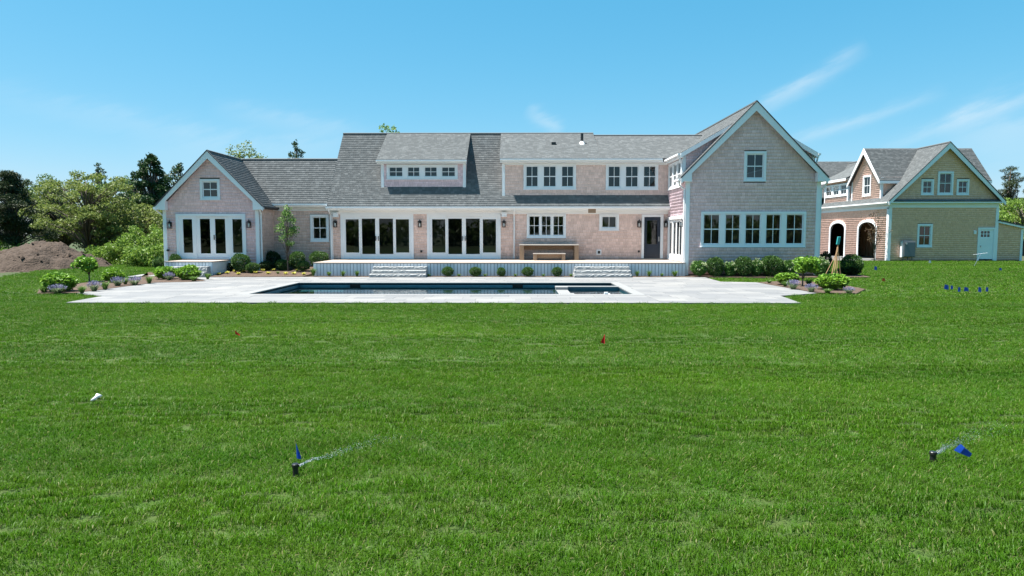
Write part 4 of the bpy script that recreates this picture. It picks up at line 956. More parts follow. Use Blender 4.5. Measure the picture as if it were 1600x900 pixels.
def plant(kind, x0, x1, ytop, ybase, label, group=None, z0=.0, Y=None, deep=1.0):
    """x0..x1, ytop, ybase: outline in photo pixels; its distance comes from where it meets the ground"""
    if 332 < x0 < 485 and Y is None:                  # on the sloping bed
        d = ray((x0+x1)/2, ybase); k = d.z/d.y; Y_ = (CAMZ-.012+BM_S*31.4)/(BM_S-k); z0 = bed_z(Y_); g = P((x0+x1)/2, ybase, Y_)
    elif Y is not None and 332 < x0 < 515: z0 = bed_z(Y); g = P((x0+x1)/2, ybase, Y)
    else: g = G((x0+x1)/2, ybase, z0) if Y is None else P((x0+x1)/2, ybase, Y)
    g.z = z0; wd = (x1-x0)/F*g.y*1.04; g.y += wd*.28*deep if Y is None else 0
    g.x = P((x0+x1)/2, ybase, g.y).x; h = P((x0+x1)/2, ytop, g.y).z-z0; wd = (x1-x0)/F*g.y*1.04
    cnt[0] += 1; parts = proto(kind)[cnt[0] % 3]
    if len(parts) == 1:
        o = mesh_obj(NAMES[kind], parts[0][1], g); tag(o, label, 'grass' if kind == 'tuft' else 'hosta', group)
    else:
        o = empty(NAMES[kind], g, label, {'box': 'shrub', 'dark': 'shrub', 'lime': 'hydrangea', 'hyd': 'hydrangea', 'lav': 'lavender'}[kind], group)
        for nm, me in parts:
            c = bpy.data.objects.new(nm, me); COL.objects.link(c); c.parent = o
            if nm in ('flowers', 'blooms', 'foliage'): c['kind'] = 'stuff'
    o.scale = (wd, wd*deep, max(h, .08)); o.rotation_euler.z = random.uniform(0, 6.28) if abs(deep-1) < .01 else 0
    return o
GB = 'shrubs in the beds'
# left bed
plant('lime', 68, 119, 424, 457, 'large lime green hydrangea at the left end of the left bed', GB)
plant('lav', 77, 103, 443, 459, 'lavender in front of the large lime hydrangea at far left', 'lavender plants')
plant('tuft', 58, 80, 444, 458, 'green tuft at the outer left edge of the left bed', 'ornamental grasses')
plant('tuft', 119, 137, 445, 458.5, 'green tuft between the first two lavenders of the left bed', 'ornamental grasses')
plant('lav', 137, 158, 437, 455.5, 'lavender below the small left standard tree', 'lavender plants')
plant('tuft', 155, 174, 437, 453, 'green tuft right of the small left standard tree', 'ornamental grasses')
plant('lime', 160, 193, 417, 442, 'rounded lime hydrangea in the middle of the left bed', GB)
plant('lav', 174, 194, 431, 447.5, 'lavender in front of the middle lime hydrangea, left bed', 'lavender plants')
plant('lav', 198, 222, 430, 446, 'pale lavender near the centre of the left bed edge', 'lavender plants')
plant('tuft', 189, 203, 432, 445, 'bluish tuft between two lavenders in the left bed', 'ornamental grasses')
plant('tuft', 225, 241, 429, 443.5, 'dark green tuft by the patio edge, left of the landing hydrangeas', 'ornamental grasses')
plant('lime', 241, 276, 415, 437, 'left one of the two hydrangeas below the landing steps', GB)
plant('lime', 276, 313, 413, 438, 'right one of the two hydrangeas below the landing steps', GB)
plant('lav', 256, 273, 424, 438.5, 'lavender between the two hydrangeas below the landing', 'lavender plants')
plant('tuft', 294, 312, 430, 439.8, 'bright grass tuft at the foot of the right landing hydrangea', 'ornamental grasses')
plant('tuft', 318, 331, 425, 436.5, 'small tuft at the right corner of the landing', 'ornamental grasses')
plant('box', 239, 264, 401, 421, 'boxwood ball at the left corner of the landing', GB)
plant('box', 262, 285, 396, 411, 'boxwood behind the landing beside the left gable corner board', GB, Y=33.6)
# bed between landing and deck
plant('box', 362, 391, 394, 421, 'tall boxwood ball right of the landing doors', GB, Y=33.25)
plant('dark', 347, 366, 410, 424, 'low dark shrub at the side of the landing', GB)
plant('tuft', 332, 347, 420, 430, 'sparse green tuft at the foot of the landing side', 'ornamental grasses')
plant('box', 384, 406, 409, 423, 'low bright boxwood below the gable corner board', GB, Y=33.0)
plant('dark', 405, 428, 407, 421.5, 'low dark shrub in front of the big dark holly', GB, Y=34.0)
plant('dark', 412, 441, 391, 415, 'big dark round holly in the corner of the left wing', GB, Y=35.2)
plant('box', 430, 454, 404, 423, 'mid boxwood below the young pear tree', GB)
plant('box', 450, 478, 390.5, 418, 'tall boxwood behind, below the right side of the young pear tree', GB, Y=34.6)
plant('box', 464, 486, 407, 424, 'low boxwood near the left end of the deck', GB)
plant('box', 483, 514, 390.5, 413, 'wide boxwood below the single window beside the deck', GB, Y=35.0)
plant('tuft', 484, 496, 417, 431, 'green tuft at the left front corner of the deck', 'ornamental grasses')
ORD = ['first', 'second', 'third', 'fourth', 'fifth', 'sixth', 'seventh', 'eighth', 'ninth', 'tenth', 'eleventh', 'twelfth', 'thirteenth']
HO = ((356,428),(367,425.5),(380,425.5),(373,429.5),(400,427.5),(412,424),(419,428.5),(428,423.5),(446,429),(460,429),(464,424.5),(475,430),(342,430))
for i, (x, y) in enumerate(HO):
    od = sorted(q[0] for q in HO).index(x); plant('hosta', x-6, x+6, y-7, y, 'bright yellow leafy plant in the mulch, '+('leftmost, at the landing foot' if od == 0 else 'rightmost, nearest the deck' if od == len(HO)-1 else ORD[od]+' from the left of the yellow row'), 'yellow hostas')
for x, y, lab in ((393,427,'left'), (434,428,'right')): plant('tuft', x-4, x+4, y-5, y, 'tiny grey green tuft among the yellow plants, '+lab+' of two', 'tiny tufts')
# along the deck
for (a, b, t), lab in zip(((690,709,416),(733,753,416),(776,791,416.5),(815,834,416.5),(862,879,416)), ('nearest the left stone steps', 'second from the left stone steps', 'in the middle of the row', 'second from the right stone steps', 'nearest the right stone steps')):
    plant('box', a, b, t, 431.2, 'small boxwood ball against the deck skirt, '+lab, 'boxwoods along the deck', Y=31.82, deep=.9)
for x, t, lab in ((514,423,'first'), (536,421.5,'second'), (558,421,'third')): plant('tuft', x-5, x+5, t, 431.5, lab+' grass tuft along the deck from its left end', 'ornamental grasses', Y=31.8)
for i, x in enumerate((670, 717, 758, 805, 849, 892)): plant('tuft', x-4, x+4, 427, 432, 'tiny tuft along the deck skirt between the steps, '+ORD[i]+' from the left', 'tiny tufts', Y=31.78)
for a, b, t, lab in ((991,1000,421,'just right of the right stone steps'), (1009,1020,421,'midway between right steps and right wing'), (1030,1038,426,'small and sparse, between two taller tufts at the deck end'), (1048,1061,421,'at the deck end beside the right wing')):
    plant('tuft', a, b, t, 432, 'grass tuft against the deck skirt, '+lab, 'ornamental grasses', Y=31.8)
# right wing bed
wy = 31.75
for k, a, b, t, lab in (('hyd',1079,1104,406,'white flowering hydrangea at the left end of the right wing bed'), ('box',1102,1132,399.5,'first large boxwood from the left below the five-part window'), ('hyd',1130,1150,408,'white flowering hydrangea between the first two large boxwoods'),
        ('box',1145,1176,399.5,'second large boxwood below the five-part window'), ('hyd',1173,1191,404,'white flowering hydrangea between the second and third large boxwoods'), ('box',1187,1225,396.5,'third and widest boxwood below the five-part window'),
        ('hyd',1221,1243,405,'white flowering hydrangea left of the right standard tree'), ('hyd',1270,1294,401.5,'tall white flowering hydrangea beside the wooden stakes')):
    plant(k, a, b, t, 431, lab, GB, Y=wy, deep=.9)
plant('dark', 1279, 1299, 392, 424, 'dark shrub behind the wooden stakes at the wing corner', GB, Y=34.0)
plant('box', 1314, 1347, 396, 424, 'round boxwood right of the wooden stakes', GB, Y=33.0)
plant('dark', 1310, 1346, 415, 430.5, 'low spreading shrub at the right end of the wing bed', GB)
# right island bed
plant('lime', 1211, 1247, 424, 446, 'smaller lime hydrangea in the right island bed', GB)
plant('lime', 1275, 1326, 426.5, 454, 'largest lime hydrangea in the right island bed', GB)
plant('lav', 1229, 1250, 436, 452.5, 'lavender in front of the smaller lime hydrangea, right bed', 'lavender plants')
plant('lav', 1258, 1277, 442, 457, 'lavender left of the largest lime hydrangea', 'lavender plants')
plant('lav', 1317, 1336, 447, 459, 'lavender at the right end of the right island bed', 'lavender plants')
plant('tuft', 1220, 1234, 438, 448.5, 'green tuft at the left of the right island bed', 'ornamental grasses')
plant('tuft', 1256, 1272, 434, 447, 'green tuft behind the middle lavender, right bed', 'ornamental grasses')
plant('tuft', 1284, 1302, 450, 458.5, 'green tuft at the foot of the largest lime hydrangea', 'ornamental grasses')
plant('tuft', 1196, 1208, 436, 443, 'dark grass tuft by the patio corner, right bed', 'ornamental grasses')

# ------------------------------------------------------------------ TREES
def tree(name, label, cat, base, clumps, nl, ln, wd, lm, trunk_r, trunk_h, group=None, seed=0, limbs=True, droop=0.0, part='crown', lean=(0, 0), rnd_pow=(1.4, 1.8)):
    """clumps: (x,y,z,radius xy,radius z) relative to the base; leaves fill each clump, a limb runs to each"""
    rg = np.random.default_rng(seed); base = Vector(base); t = empty(name, base, label, cat, group)
    Cs, Ds = [], []; tot = sum(c[3]*c[3]*c[4] for c in clumps)**1.0
    wts = np.array([(c[3]*c[3]*c[4])**.75 for c in clumps]); wts /= wts.sum()
    for c, w_ in zip(clumps, wts):
        k = max(6, int(nl*w_)); d = sphere_pts(k, rg); r = rg.uniform(.15, 1, k)**.5
        p = d*r[:, None]*np.array([c[3], c[3], c[4]])+np.array(c[:3]); Cs.append(p)
        D = d*.6+rg.normal(size=(k, 3))*.8; D[:, 2] -= droop; Ds.append(D)
    V, Q = leaf_quads(np.vstack(Cs), np.vstack(Ds), ln, wd, rg)
    cr = mesh_obj(part, np_mesh(part, V, Q, rg.beta(*rnd_pow, len(Q)), lm), base, t)
    b = MB(); rr = random.Random(seed)
    top = Vector((lean[0], lean[1], trunk_h)); pts = [Vector((0, 0, -.15)), top*.25+Vector((rr.uniform(-.05,.05), rr.uniform(-.05,.05), 0))*trunk_h*.1, top*.6+Vector((rr.uniform(-.05,.05), rr.uniform(-.05,.05), 0))*trunk_h*.2, top]
    b.tube([p+base for p in pts], [trunk_r*1.25, trunk_r, trunk_r*.7, trunk_r*.25], 8).build('trunk', M['bark'], t, smooth=True)
    if limbs:
        lb = MB()
        for c in clumps:
            e = Vector(c[:3]); f_ = min(max((e.z-c[4])/max(trunk_h, .1)-.25, .18), .85)*rr.uniform(.75, 1)
            s_ = top*f_; mid = s_.lerp(e, .5)+Vector((rr.uniform(-.1,.1), rr.uniform(-.1,.1), .12))*(e-s_).length
            lb.tube([s_+base, mid+base, e+base], [trunk_r*.42, trunk_r*.26, trunk_r*.08], 5)
        lb.build('limbs', M['bark'], t, smooth=True)
    return t
def oval_clumps(n, rx, rz, zc, rc, seed, zmin=0.1, squash=.75, shell=.55):
    rg = np.random.default_rng(seed); out_ = []
    while len(out_) < n:
        d = unit(rg.normal(size=(1, 3)))[0]; r = rg.uniform(shell, 1)
        p = (d[0]*rx*r, d[1]*rx*r, zc+d[2]*rz*r)
        if p[2] < zmin: continue
        c = rc*rg.uniform(.7, 1.3); out_.append((*p, c, c*squash))
    return out_
def cone_clumps(n, h, r0, z0, rc, seed, squash=.6, power=1.0):
    rg = np.random.default_rng(seed); out_ = []
    for i in range(n):
        f_ = (i+rg.random())/n; f_ = f_**1.15; z = z0+(h-z0)*f_; R = r0*(1-f_)**power; a = rg.uniform(0, 6.283); q = R*rg.uniform(.45, 1); c = rc*(1-.65*f_)*rg.uniform(.75, 1.25)
        out_.append((q*math.cos(a), q*math.sin(a), z, c, c*squash))
    out_.append((0, 0, h-.2, rc*.25, rc*.6)); return out_
def at(px, Y): g = P(px, 400, Y); return Vector((g.x, Y, -.08))
def topz(px, py, Y): return P(px, py, Y).z+.08
# young standards and the pear
def standard(x0, x1, yt, yb, px, ybase, lab, m, seed):
    g = G(px, ybase, .0); k = g.y/F; w_ = (x1-x0)*k; zt_, zb_ = P(px, yt, g.y).z, P(px, yb, g.y).z; dx = ((x0+x1)/2-px)*k
    rg = random.Random(seed); cl = [(dx+rg.uniform(-.3,.3)*w_, rg.uniform(-.3,.3)*w_, zb_+(zt_-zb_)*rg.uniform(.28,.78), w_*.26, (zt_-zb_)*.26) for _ in range(16)]
    return tree('standard_tree', lab, 'tree', g, cl, 1700, .13, .085, M[m], .028, (zb_+zt_)/2, 'standard trees', seed)
standard(119, 153, 400, 425, 140, 440.5, 'small lollipop tree with round lime crown in the left bed', 'lime', 31)
standard(1238, 1276, 400, 428, 1254, 447, 'small lollipop tree with round lime crown in the right island bed', 'lime', 32)
g = at(449, 33.6); zt_ = topz(449, 324, 33.6); zb_ = topz(449, 382, 33.6)
rg_ = np.random.default_rng(5); cl = []
for i in range(44):
    f_ = rg_.random(); R = .62*(math.sin(math.pi*min(f_*.62+.2, 1))**1.0)*(1-f_)**.45*1.15; a = rg_.uniform(0, 6.283); q = R*rg_.uniform(.3, 1); cl.append((q*math.cos(a), q*math.sin(a), zb_+(zt_-zb_)*f_, .19, .17))
tree('young_pear_tree', 'slender young tree with loose green crown in front of the left link wall', 'tree', g, cl, 1300, .10, .06, M['pear'], .03, zt_-.2, seed=6)
g = G(1366, 408.3, -.04); zt_ = P(1372, 327, g.y).z; rg_ = np.random.default_rng(8); cl = []
for i in range(26): cl.append((rg_.uniform(-.75, .85), rg_.uniform(-.4, .4), rg_.uniform(1.4, zt_), .22, .2))
tree('bronze_leaf_tree', 'thin bare young tree with sparse bronze leaves before the garage arch', 'tree', g, cl, 330, .11, .07, M['redleaf'], .035, zt_-.2, seed=9)
# backdrop on the left
TB = 'trees beyond the lawn on the left'
def pine(px, ytop, Y, lab, seed, r=2.6, group=TB, n=46, m='pine', nl=9000):
    h = topz(px, ytop, Y); rg = np.random.default_rng(seed); cl = []
    for i in range(n):
        f_ = (i+rg.random())/n; z = h*(.22+.76*f_); R = r*(1-f_**1.6*.72)*(.75+.3*math.sin(i*2.1)); a = rg.uniform(0, 6.283); q = R*rg.uniform(.25, 1); c = .62*rg.uniform(.7, 1.3)*(1-.35*f_); cl.append((q*math.cos(a), q*math.sin(a), z, c*1.35, c*.6))
    return tree('pine_tree', lab, 'tree', at(px, Y), cl, nl, .26, .06, M[m], .17, h*.95, group, seed, droop=-.2)
pine(24, 268, 54, 'dark pine with bare lower trunk at the far left edge', 41, 3.1, nl=24000, n=70)
pine(-40, 285, 57, 'dark pine cut off by the left picture edge', 42, 3.0, nl=16000, n=60)
pine(88, 292, 62, 'dark pine partly hidden behind the loose pale tree, next to the left pine', 43, 2.6, nl=14000, n=60)
h = topz(140, 260, 49); cl = oval_clumps(120, 3.5, 3.1, h-2.75, .52, 44, zmin=.9, squash=.5, shell=.3)
tree('locust_tree', 'airy pale green tree with open crown behind the soil heap', 'tree', at(140, 49), cl, 13000, .19, .095, M['locust'], .13, h*.85, TB, 45)
def cedar(px, ytop, Y, lab, seed, r, nl=9000, group=TB, n=60, m='cedar', part='crown'):
    h = topz(px, ytop, Y); return tree('cedar_tree', lab, 'tree', at(px, Y), cone_clumps(n, h, r, .5, .85, seed, power=.55), nl, .24, .10, M[m], .16, h*.97, group, seed, part=part)
cedar(241, 243, 56, 'tall dense dark green cedar left of the left gable', 51, 2.9, 36000, n=150)
cedar(214, 282, 58, 'shorter dark cedar left of the tall cedar', 52, 2.6, 14000, n=80)
cedar(287, 258, 60, 'cedar tip showing just above the left gable roof slope', 53, 2.4, 12000)
cedar(160, 256, 66, 'slim grey green conifer tip behind the pale tree', 54, 1.6, 6000)
def round_tree(px, ytop, Y, rx, lab, seed, m='maple', nl=8000, group=TB, n=46, ls=(.2, .13), name='leafy_tree', rc=.75):
    h = topz(px, ytop, Y); return tree(name, lab, 'tree', at(px, Y), oval_clumps(n, rx, h*.42, h*.58, rc, seed, zmin=.4), nl, ls[0], ls[1], M[m], .16, h*.85, group, seed)
round_tree(62, 276, 70, 3.6, 'mid green tree between the left pines in the background', 61)
round_tree(185, 276, 60, 3.4, 'mid green tree between the pale tree and the cedars', 62)
round_tree(105, 278, 60, 3.2, 'pale green low tree right of the left pine', 64, 'locust')
round_tree(218, 318, 52, 2.5, 'olive green bushy tree below the tall cedar', 63, 'locust', 7000)
round_tree(300, 300, 66, 3.2, 'green tree crown hidden behind the left gable', 65)
round_tree(380, 208, 62, 3.3, 'pale yellow green tree crown above the left roof valley', 66, 'locust', 5000, ls=(.22, .12))
cedar(467, 223, 64, 'dark conifer tip above the low roof ridge', 67, 2.2, 9000)
round_tree(620, 180, 60, 2.0, 'green treetop just above the main roof ridge', 68, 'brush', 3000, rc=.5)
GBR = 'wild shrubs at the lawn edge'
for i, (px, yt, Y, rx, m, lab) in enumerate(((205,368,45,1.5,'brush','bright wild shrub right of the soil heap'), (233,352,46,1.7,'brush','tallest bright wild shrub against the left gable corner'), (222,388,43,1.3,'brush','low bright wild shrub at the lawn edge by the left gable'), (180,385,46,1.3,'brush','low wild shrub behind the left standard tree'),
        (250,380,42,1.2,'brush','wild shrub touching the corner of the left gable'), (165,352,50,1.7,'locust','olive shrub under the airy pale tree'), (240,325,50,1.7,'locust','higher olive shrub between cedar and bright wild shrubs'), (195,345,50,1.6,'locust','olive shrub between the pale tree and the bright shrubs'),
        (8,382,52,1.7,'brush','bright wild shrub at the left picture edge under the pine'), (45,388,53,1.4,'brush','low bright shrub between the left pine and the soil heap'), (285,372,47,1.6,'brush','wild shrub hidden behind the left gable wall'), (150,392,47,1.1,'brush','small wild shrub at the foot of the pale tree'))):
    h = topz(px, yt, Y); tree('wild_shrub', lab, 'shrub', at(px, Y), oval_clumps(26, rx, h*.5, h*.52, .42, 200+i, zmin=.1), 3600, .15, .085, M[m], .05, h*.6, GBR, 220+i)
# right backdrop
TR = 'trees behind the garage'
pine(1572, 259, 78, 'dark pine behind the garage lean-to', 71, 2.8, TR, nl=9000); pine(1610, 268, 84, 'dark pine cut off by the right picture edge', 72, 2.6, TR)
round_tree(1600, 296, 66, 3.4, 'bright green leafy tree at the right edge behind the lean-to', 73, 'brush', 9000, TR)
round_tree(1560, 330, 70, 2.6, 'olive green bush behind the garage eave', 74, 'locust', 6000, TR)
round_tree(1640, 300, 72, 3.2, 'green tree beyond the right picture edge', 75, 'maple', 6000, TR)
# woodland across the road behind the viewpoint (mirrored in the windows)
rg_ = np.random.default_rng(77); cl = []
for i in range(420):
    a = rg_.uniform(-70, 70); cl.append((a, rg_.uniform(-4, 4), rg_.uniform(.3, 5.0+1.8*math.sin(a*.31)+1.2*math.sin(a*.9)), 1.7, 1.5))
C_ = []; D_ = []
for c in cl:
    d = sphere_pts(60, rg_); C_.append(d*rg_.uniform(.3, 1, 60)[:, None]*np.array([c[3], c[3], c[4]])+np.array(c[:3])); D_.append(d+rg_.normal(size=(60, 3)))
V, Q = leaf_quads(np.vstack(C_), np.vstack(D_), .75, .55, rg_)
tag(mesh_obj('woodland', np_mesh('woodland', V, Q, rg_.random(len(Q)), M['maple']), (0, -48, -.1)), 'belt of green woodland mirrored in the windows', 'woodland', kind='stuff')

# ------------------------------------------------------------------ SOIL HEAP
def soil_heap():
    rg = np.random.default_rng(3); cx, cy_ = P(70, 400, 41).x, 41.0; n = 150
    from mathutils import noise as mn
    xs = np.linspace(-17, 8, n); ys = np.linspace(-8.5, 7.5, 104); V = []; zt_ = P(75, 375, 41).z
    for y in ys:
        for x in xs:
            r = math.hypot(x/(3.6 if x > 0 else 4.6), y/4.2); h = zt_*max(0, 1-r)**.85*.95
            e = min(1, max(0, 1.25-math.hypot((x+6.5)/9.8, (y+1.2)/7.0)))*.46
            nz = mn.fractal(Vector((x*.55, y*.55, 3)), 1.0, 2.0, 6)*.42+mn.noise(Vector((x*2.1, y*2.1, 1)))*.20+mn.noise(Vector((x*4.5, y*4.5, 5)))*.14
            V.append((x, y, -.25+h+e+nz*min(1, e*3+h)))
    Q = [(j*n+i, j*n+i+1, (j+1)*n+i+1, (j+1)*n+i) for j in range(103) for i in range(n-1)]
    o = mesh_obj('soil_heap', np_mesh('soil_heap', V, Q, None, M['soil'], True), (cx, cy_, 0)); tag(o, 'heap of bare brown soil at the left edge of the lawn', 'soil heap')
    b = MB(); 
    for i in range(700):
        k = int(rg.integers(0, len(V))); p = Vector(V[k]); 
        if p.z < .05: continue
        s_ = rg.uniform(.04, .14)
        vs = [p+Vector(rg.normal(size=3))*s_*.25+Vector(d)*s_ for d in ((1,0,0),(-1,0,0),(0,1,0),(0,-1,0),(0,0,.8),(0,0,-.5))]
        b.add(vs, [(0,2,4),(2,1,4),(1,3,4),(3,0,4),(2,0,5),(1,2,5),(3,1,5),(0,3,5)])
    me = b.mesh('clods', M['soil']); c = bpy.data.objects.new('clods', me); COL.objects.link(c); c.parent = o; c['kind'] = 'stuff'
soil_heap()

# ------------------------------------------------------------------ LAWN GRASS
m_g = bpy.data.materials.new('grass_blade'); m_g.use_nodes = True
def grass_material():
    t = m_g.node_tree; n = t.nodes; l = t.links; b = n['Principled BSDF']; o = n['Material Output']
    geo = n.new('ShaderNodeNewGeometry'); at_ = n.new('ShaderNodeAttribute'); at_.attribute_name = 'rnd'
    def noise(sc, det, st=(1,1,1)):
        mp = n.new('ShaderNodeMapping'); mp.inputs['Scale'].default_value = st; l.new(geo.outputs['Position'], mp.inputs[0])
        k = n.new('ShaderNodeTexNoise'); k.inputs['Scale'].default_value = sc; k.inputs['Detail'].default_value = det; l.new(mp.outputs[0], k.inputs['Vector'])
        r = n.new('ShaderNodeMapRange'); r.inputs[1].default_value = .36; r.inputs[2].default_value = .66; l.new(k.outputs[0], r.inputs[0]); return r.outputs[0]
    def mix(f, a, c):
        x = n.new('ShaderNodeMixRGB'); 
        if isinstance(f, float): x.inputs[0].default_value = f
        else: l.new(f, x.inputs[0])
        for i, v in ((1, a), (2, c)):
            if isinstance(v, tuple): x.inputs[i].default_value = (*v, 1)
            else: l.new(v, x.inputs[i])
        return x.outputs[0]
    def mul(a, v):
        x = n.new('ShaderNodeMath'); x.operation = 'MULTIPLY'; l.new(a, x.inputs[0]); x.inputs[1].default_value = v; return x.outputs[0]
    c = mix(at_.outputs['Fac'], (.013,.058,.001), (.112,.270,.008))
    c = mix(mul(noise(.9, 2), .32), c, (.105,.200,.008))          # yellower patches
    c = mix(mul(noise(.60, 3, (.14, 1.0, 1)), .75), c, (.022,.098,.005))   # deeper green drifts
    c = mix(mul(noise(3.2, 2), .35), c, (.050,.135,.006))
    c = mix(mul(noise(.13, 2, (1, 1.6, 1)), .55), c, (.028,.095,.003))     # broad darker drifts
    c = mix(mul(noise(7.0, 2), .15), c, (.10,.20,.01))
    c = mix(mul(noise(2.1, 3, (1, 1.3, 1)), .18), c, (.12,.145,.03))      # thin, drier spots
    r = n.new('ShaderNodeMath'); r.operation = 'GREATER_THAN'; r.inputs[1].default_value = .955; l.new(at_.outputs['Fac'], r.inputs[0])
    c = mix(mul(r.outputs[0], .8), c, (.26,.24,.11))               # dry blades
    l.new(c, b.inputs['Base Color']); b.inputs['Roughness'].default_value = .42; b.inputs['Specular IOR Level'].default_value = .11
    tr = n.new('ShaderNodeBsdfTranslucent'); l.new(c, tr.inputs[0]); ms = n.new('ShaderNodeMixShader'); ms.inputs[0].default_value = .42
    l.new(b.outputs[0], ms.inputs[1]); l.new(tr.outputs[0], ms.inputs[2]); l.new(ms.outputs[0], o.inputs[0])
grass_material()
def tuft_mesh(seed, n, rad, h, wd):
    rg = np.random.default_rng(seed); a = rg.uniform(0, 6.283, n); r = rad*np.sqrt(rg.random(n)); base = np.stack([r*np.cos(a), r*np.sin(a), np.zeros(n)], 1)
    L_ = h*rg.uniform(.55, 1.15, n); L_[rg.random(n) > .97] *= 1.5
    d = rg.uniform(0, 6.283, n); lean = rg.uniform(.2, 1.15, n)*L_; dirv = np.stack([np.cos(d), np.sin(d), np.zeros(n)], 1); side = np.stack([-np.sin(d+rg.normal(0,.8,n)), np.cos(d), np.zeros(n)], 1)*(wd*rg.uniform(.6, 1.3, n)*.5)[:, None]
    up = np.array([0, 0, 1.0]); mid = base+dirv*(lean*.35)[:, None]+up*(L_*.6)[:, None]; tip = base+dirv*lean[:, None]+up*(L_*(1-.45*rg.random(n)))[:, None]
    V = np.stack([base-side, base+side, mid+side*.85, mid-side*.85, tip], 1).reshape(-1, 3); k = np.arange(n)[:, None]*5
    T = np.concatenate([k+np.array([[0, 1, 2]]), k+np.array([[0, 2, 3]]), k+np.array([[3, 2, 4]])], 1).reshape(-1, 3)
    return np_mesh('grass_tuft', V, T, np.repeat(rg.random(n), 3), m_g)
TU = []
for i in range(4): TU.append(bpy.data.objects.new('grass_tuft', tuft_mesh(900+i, 330, .17, .050, .0050)))
for i in range(3): TU.append(bpy.data.objects.new('grass_tuft', tuft_mesh(950+i, 200, .19, .046, .0075)))
for i in range(2): TU.append(bpy.data.objects.new('grass_tuft', tuft_mesh(980+i, 120, .23, .050, .014)))
def grass():
    rg = np.random.default_rng(21); pts, rot, idx, scl = [], [], [], []
    def zone(y0, y1, step, k0, kn):
        ys = np.arange(y0, y1, step)
        X_, Y_ = [], []
        for y in ys:
            xh = y*.80+2.2; xs = np.arange(-xh-.5, xh, step); X_.append(xs+rg.uniform(-.5, .5, len(xs))*step); Y_.append(y+rg.uniform(-.5, .5, len(xs))*step)
        X_, Y_ = np.concatenate(X_), np.concatenate(Y_)
        ok = inside(X_, Y_, LAWN)
        rad = .10
        for pl in (PATIO, BED_L, BED_M, BED_D, BED_R, BED_W, PATH, APRON, R4(XLL, XWR, 34, 60), R4(XLL, XLI, YL-.1, 44), R4(XW-.2, XWR+.1, YW-.1, 44), R4(XG-.1, 40, YG-.05, 70), R4(XDL, XDR, YDF, 36), R4(XA_, XB_, YF, 34.5)):
            for dx, dy in ((rad, 0), (-rad, 0), (0, rad), (0, -rad), (0, 0)): ok &= ~inside(X_+dx, Y_+dy, pl)
        X_, Y_ = X_[ok], Y_[ok]; n = len(X_)
        pts.append(np.stack([X_, Y_, np.full(n, -.046)], 1)); idx.append(rg.integers(k0, kn, n))
        band = np.floor((Y_+.25*np.sin(X_*.35)+.1*np.sin(X_*1.3))/1.35).astype(int) % 2*2-1      # the mower went to and fro
        for yv, bd in zip(Y_, band):
            m3 = Matrix.Rotation(-.17*bd+rg.normal(0, .09), 3, 'X') @ Matrix.Rotation(rg.normal(0, .06), 3, 'Y') @ Matrix.Rotation(rg.uniform(0, 6.283), 3, 'Z')
            rot.append(tuple(m3.to_euler()))
        cl_ = 1+.10*np.sin(X_*1.7+np.sin(Y_*2.3)*1.5)*np.sin(Y_*1.9+X_*.6)
        scl.append(np.clip(cl_*rg.uniform(.8, 1.15, n), .6, 1.35))
    zone(3.0, 10.5, .165, 0, 4); zone(10.5, 22, .21, 4, 7); zone(22, 52, .30, 7, 9)
    Pn = np.vstack(pts); Ix = np.concatenate(idx); Sc = np.concatenate(scl)
    me = bpy.data.meshes.new('grass'); me.vertices.add(len(Pn)); me.vertices.foreach_set('co', Pn.astype(np.float32).ravel())
    a = me.attributes.new('rot', 'FLOAT_VECTOR', 'POINT'); a.data.foreach_set('vector', np.array(rot, np.float32).ravel())
    a = me.attributes.new('idx', 'INT', 'POINT'); a.data.foreach_set('value', Ix.astype(np.int32)); a = me.attributes.new('scl', 'FLOAT', 'POINT'); a.data.foreach_set('value', Sc.astype(np.float32))
    me.update(); o = bpy.data.objects.new('grass', me); COL.objects.link(o); tag(o, 'short mown green grass of the wide front lawn', 'grass', kind='stuff')
    ng = bpy.data.node_groups.new('grass', 'GeometryNodeTree'); ng.interface.new_socket('Geometry', in_out='INPUT', socket_type='NodeSocketGeometry'); ng.interface.new_socket('Geometry', in_out='OUTPUT', socket_type='NodeSocketGeometry')
    n = ng.nodes; l = ng.links; gi, go = n.new('NodeGroupInput'), n.new('NodeGroupOutput'); jn = n.new('GeometryNodeJoinGeometry')
    def attr(nm, tp):
        k = n.new('GeometryNodeInputNamedAttribute'); k.data_type = tp; k.inputs['Name'].default_value = nm; return k.outputs['Attribute']
    ra, sa, ia = attr('rot', 'FLOAT_VECTOR'), attr('scl', 'FLOAT'), attr('idx', 'INT')
    cx = n.new('ShaderNodeCombineXYZ'); cx.inputs[0].default_value = 1; cx.inputs[1].default_value = 1; l.new(sa, cx.inputs[2])
    for k, ob in enumerate(TU):
        ii = n.new('GeometryNodeInstanceOnPoints'); oi = n.new('GeometryNodeObjectInfo'); oi.inputs['Object'].default_value = ob; oi.inputs['As Instance'].default_value = True
        cp = n.new('FunctionNodeCompare'); cp.data_type = 'INT'; cp.operation = 'EQUAL'; l.new(ia, cp.inputs['A'] if cp.inputs['A'].type == 'INT' else cp.inputs[2]); cp.inputs[3].default_value = k
        l.new(gi.outputs[0], ii.inputs['Points']); l.new(cp.outputs[0], ii.inputs['Selection']); l.new(oi.outputs['Geometry'], ii.inputs['Instance']); l.new(ra, ii.inputs['Rotation']); l.new(cx.outputs[0], ii.inputs['Scale']); l.new(ii.outputs[0], jn.inputs[0])
    l.new(jn.outputs[0], go.inputs[0])
    md = o.modifiers.new('grass', 'NODES'); md.node_group = ng
    print('grass tufts', len(Pn))
grass()

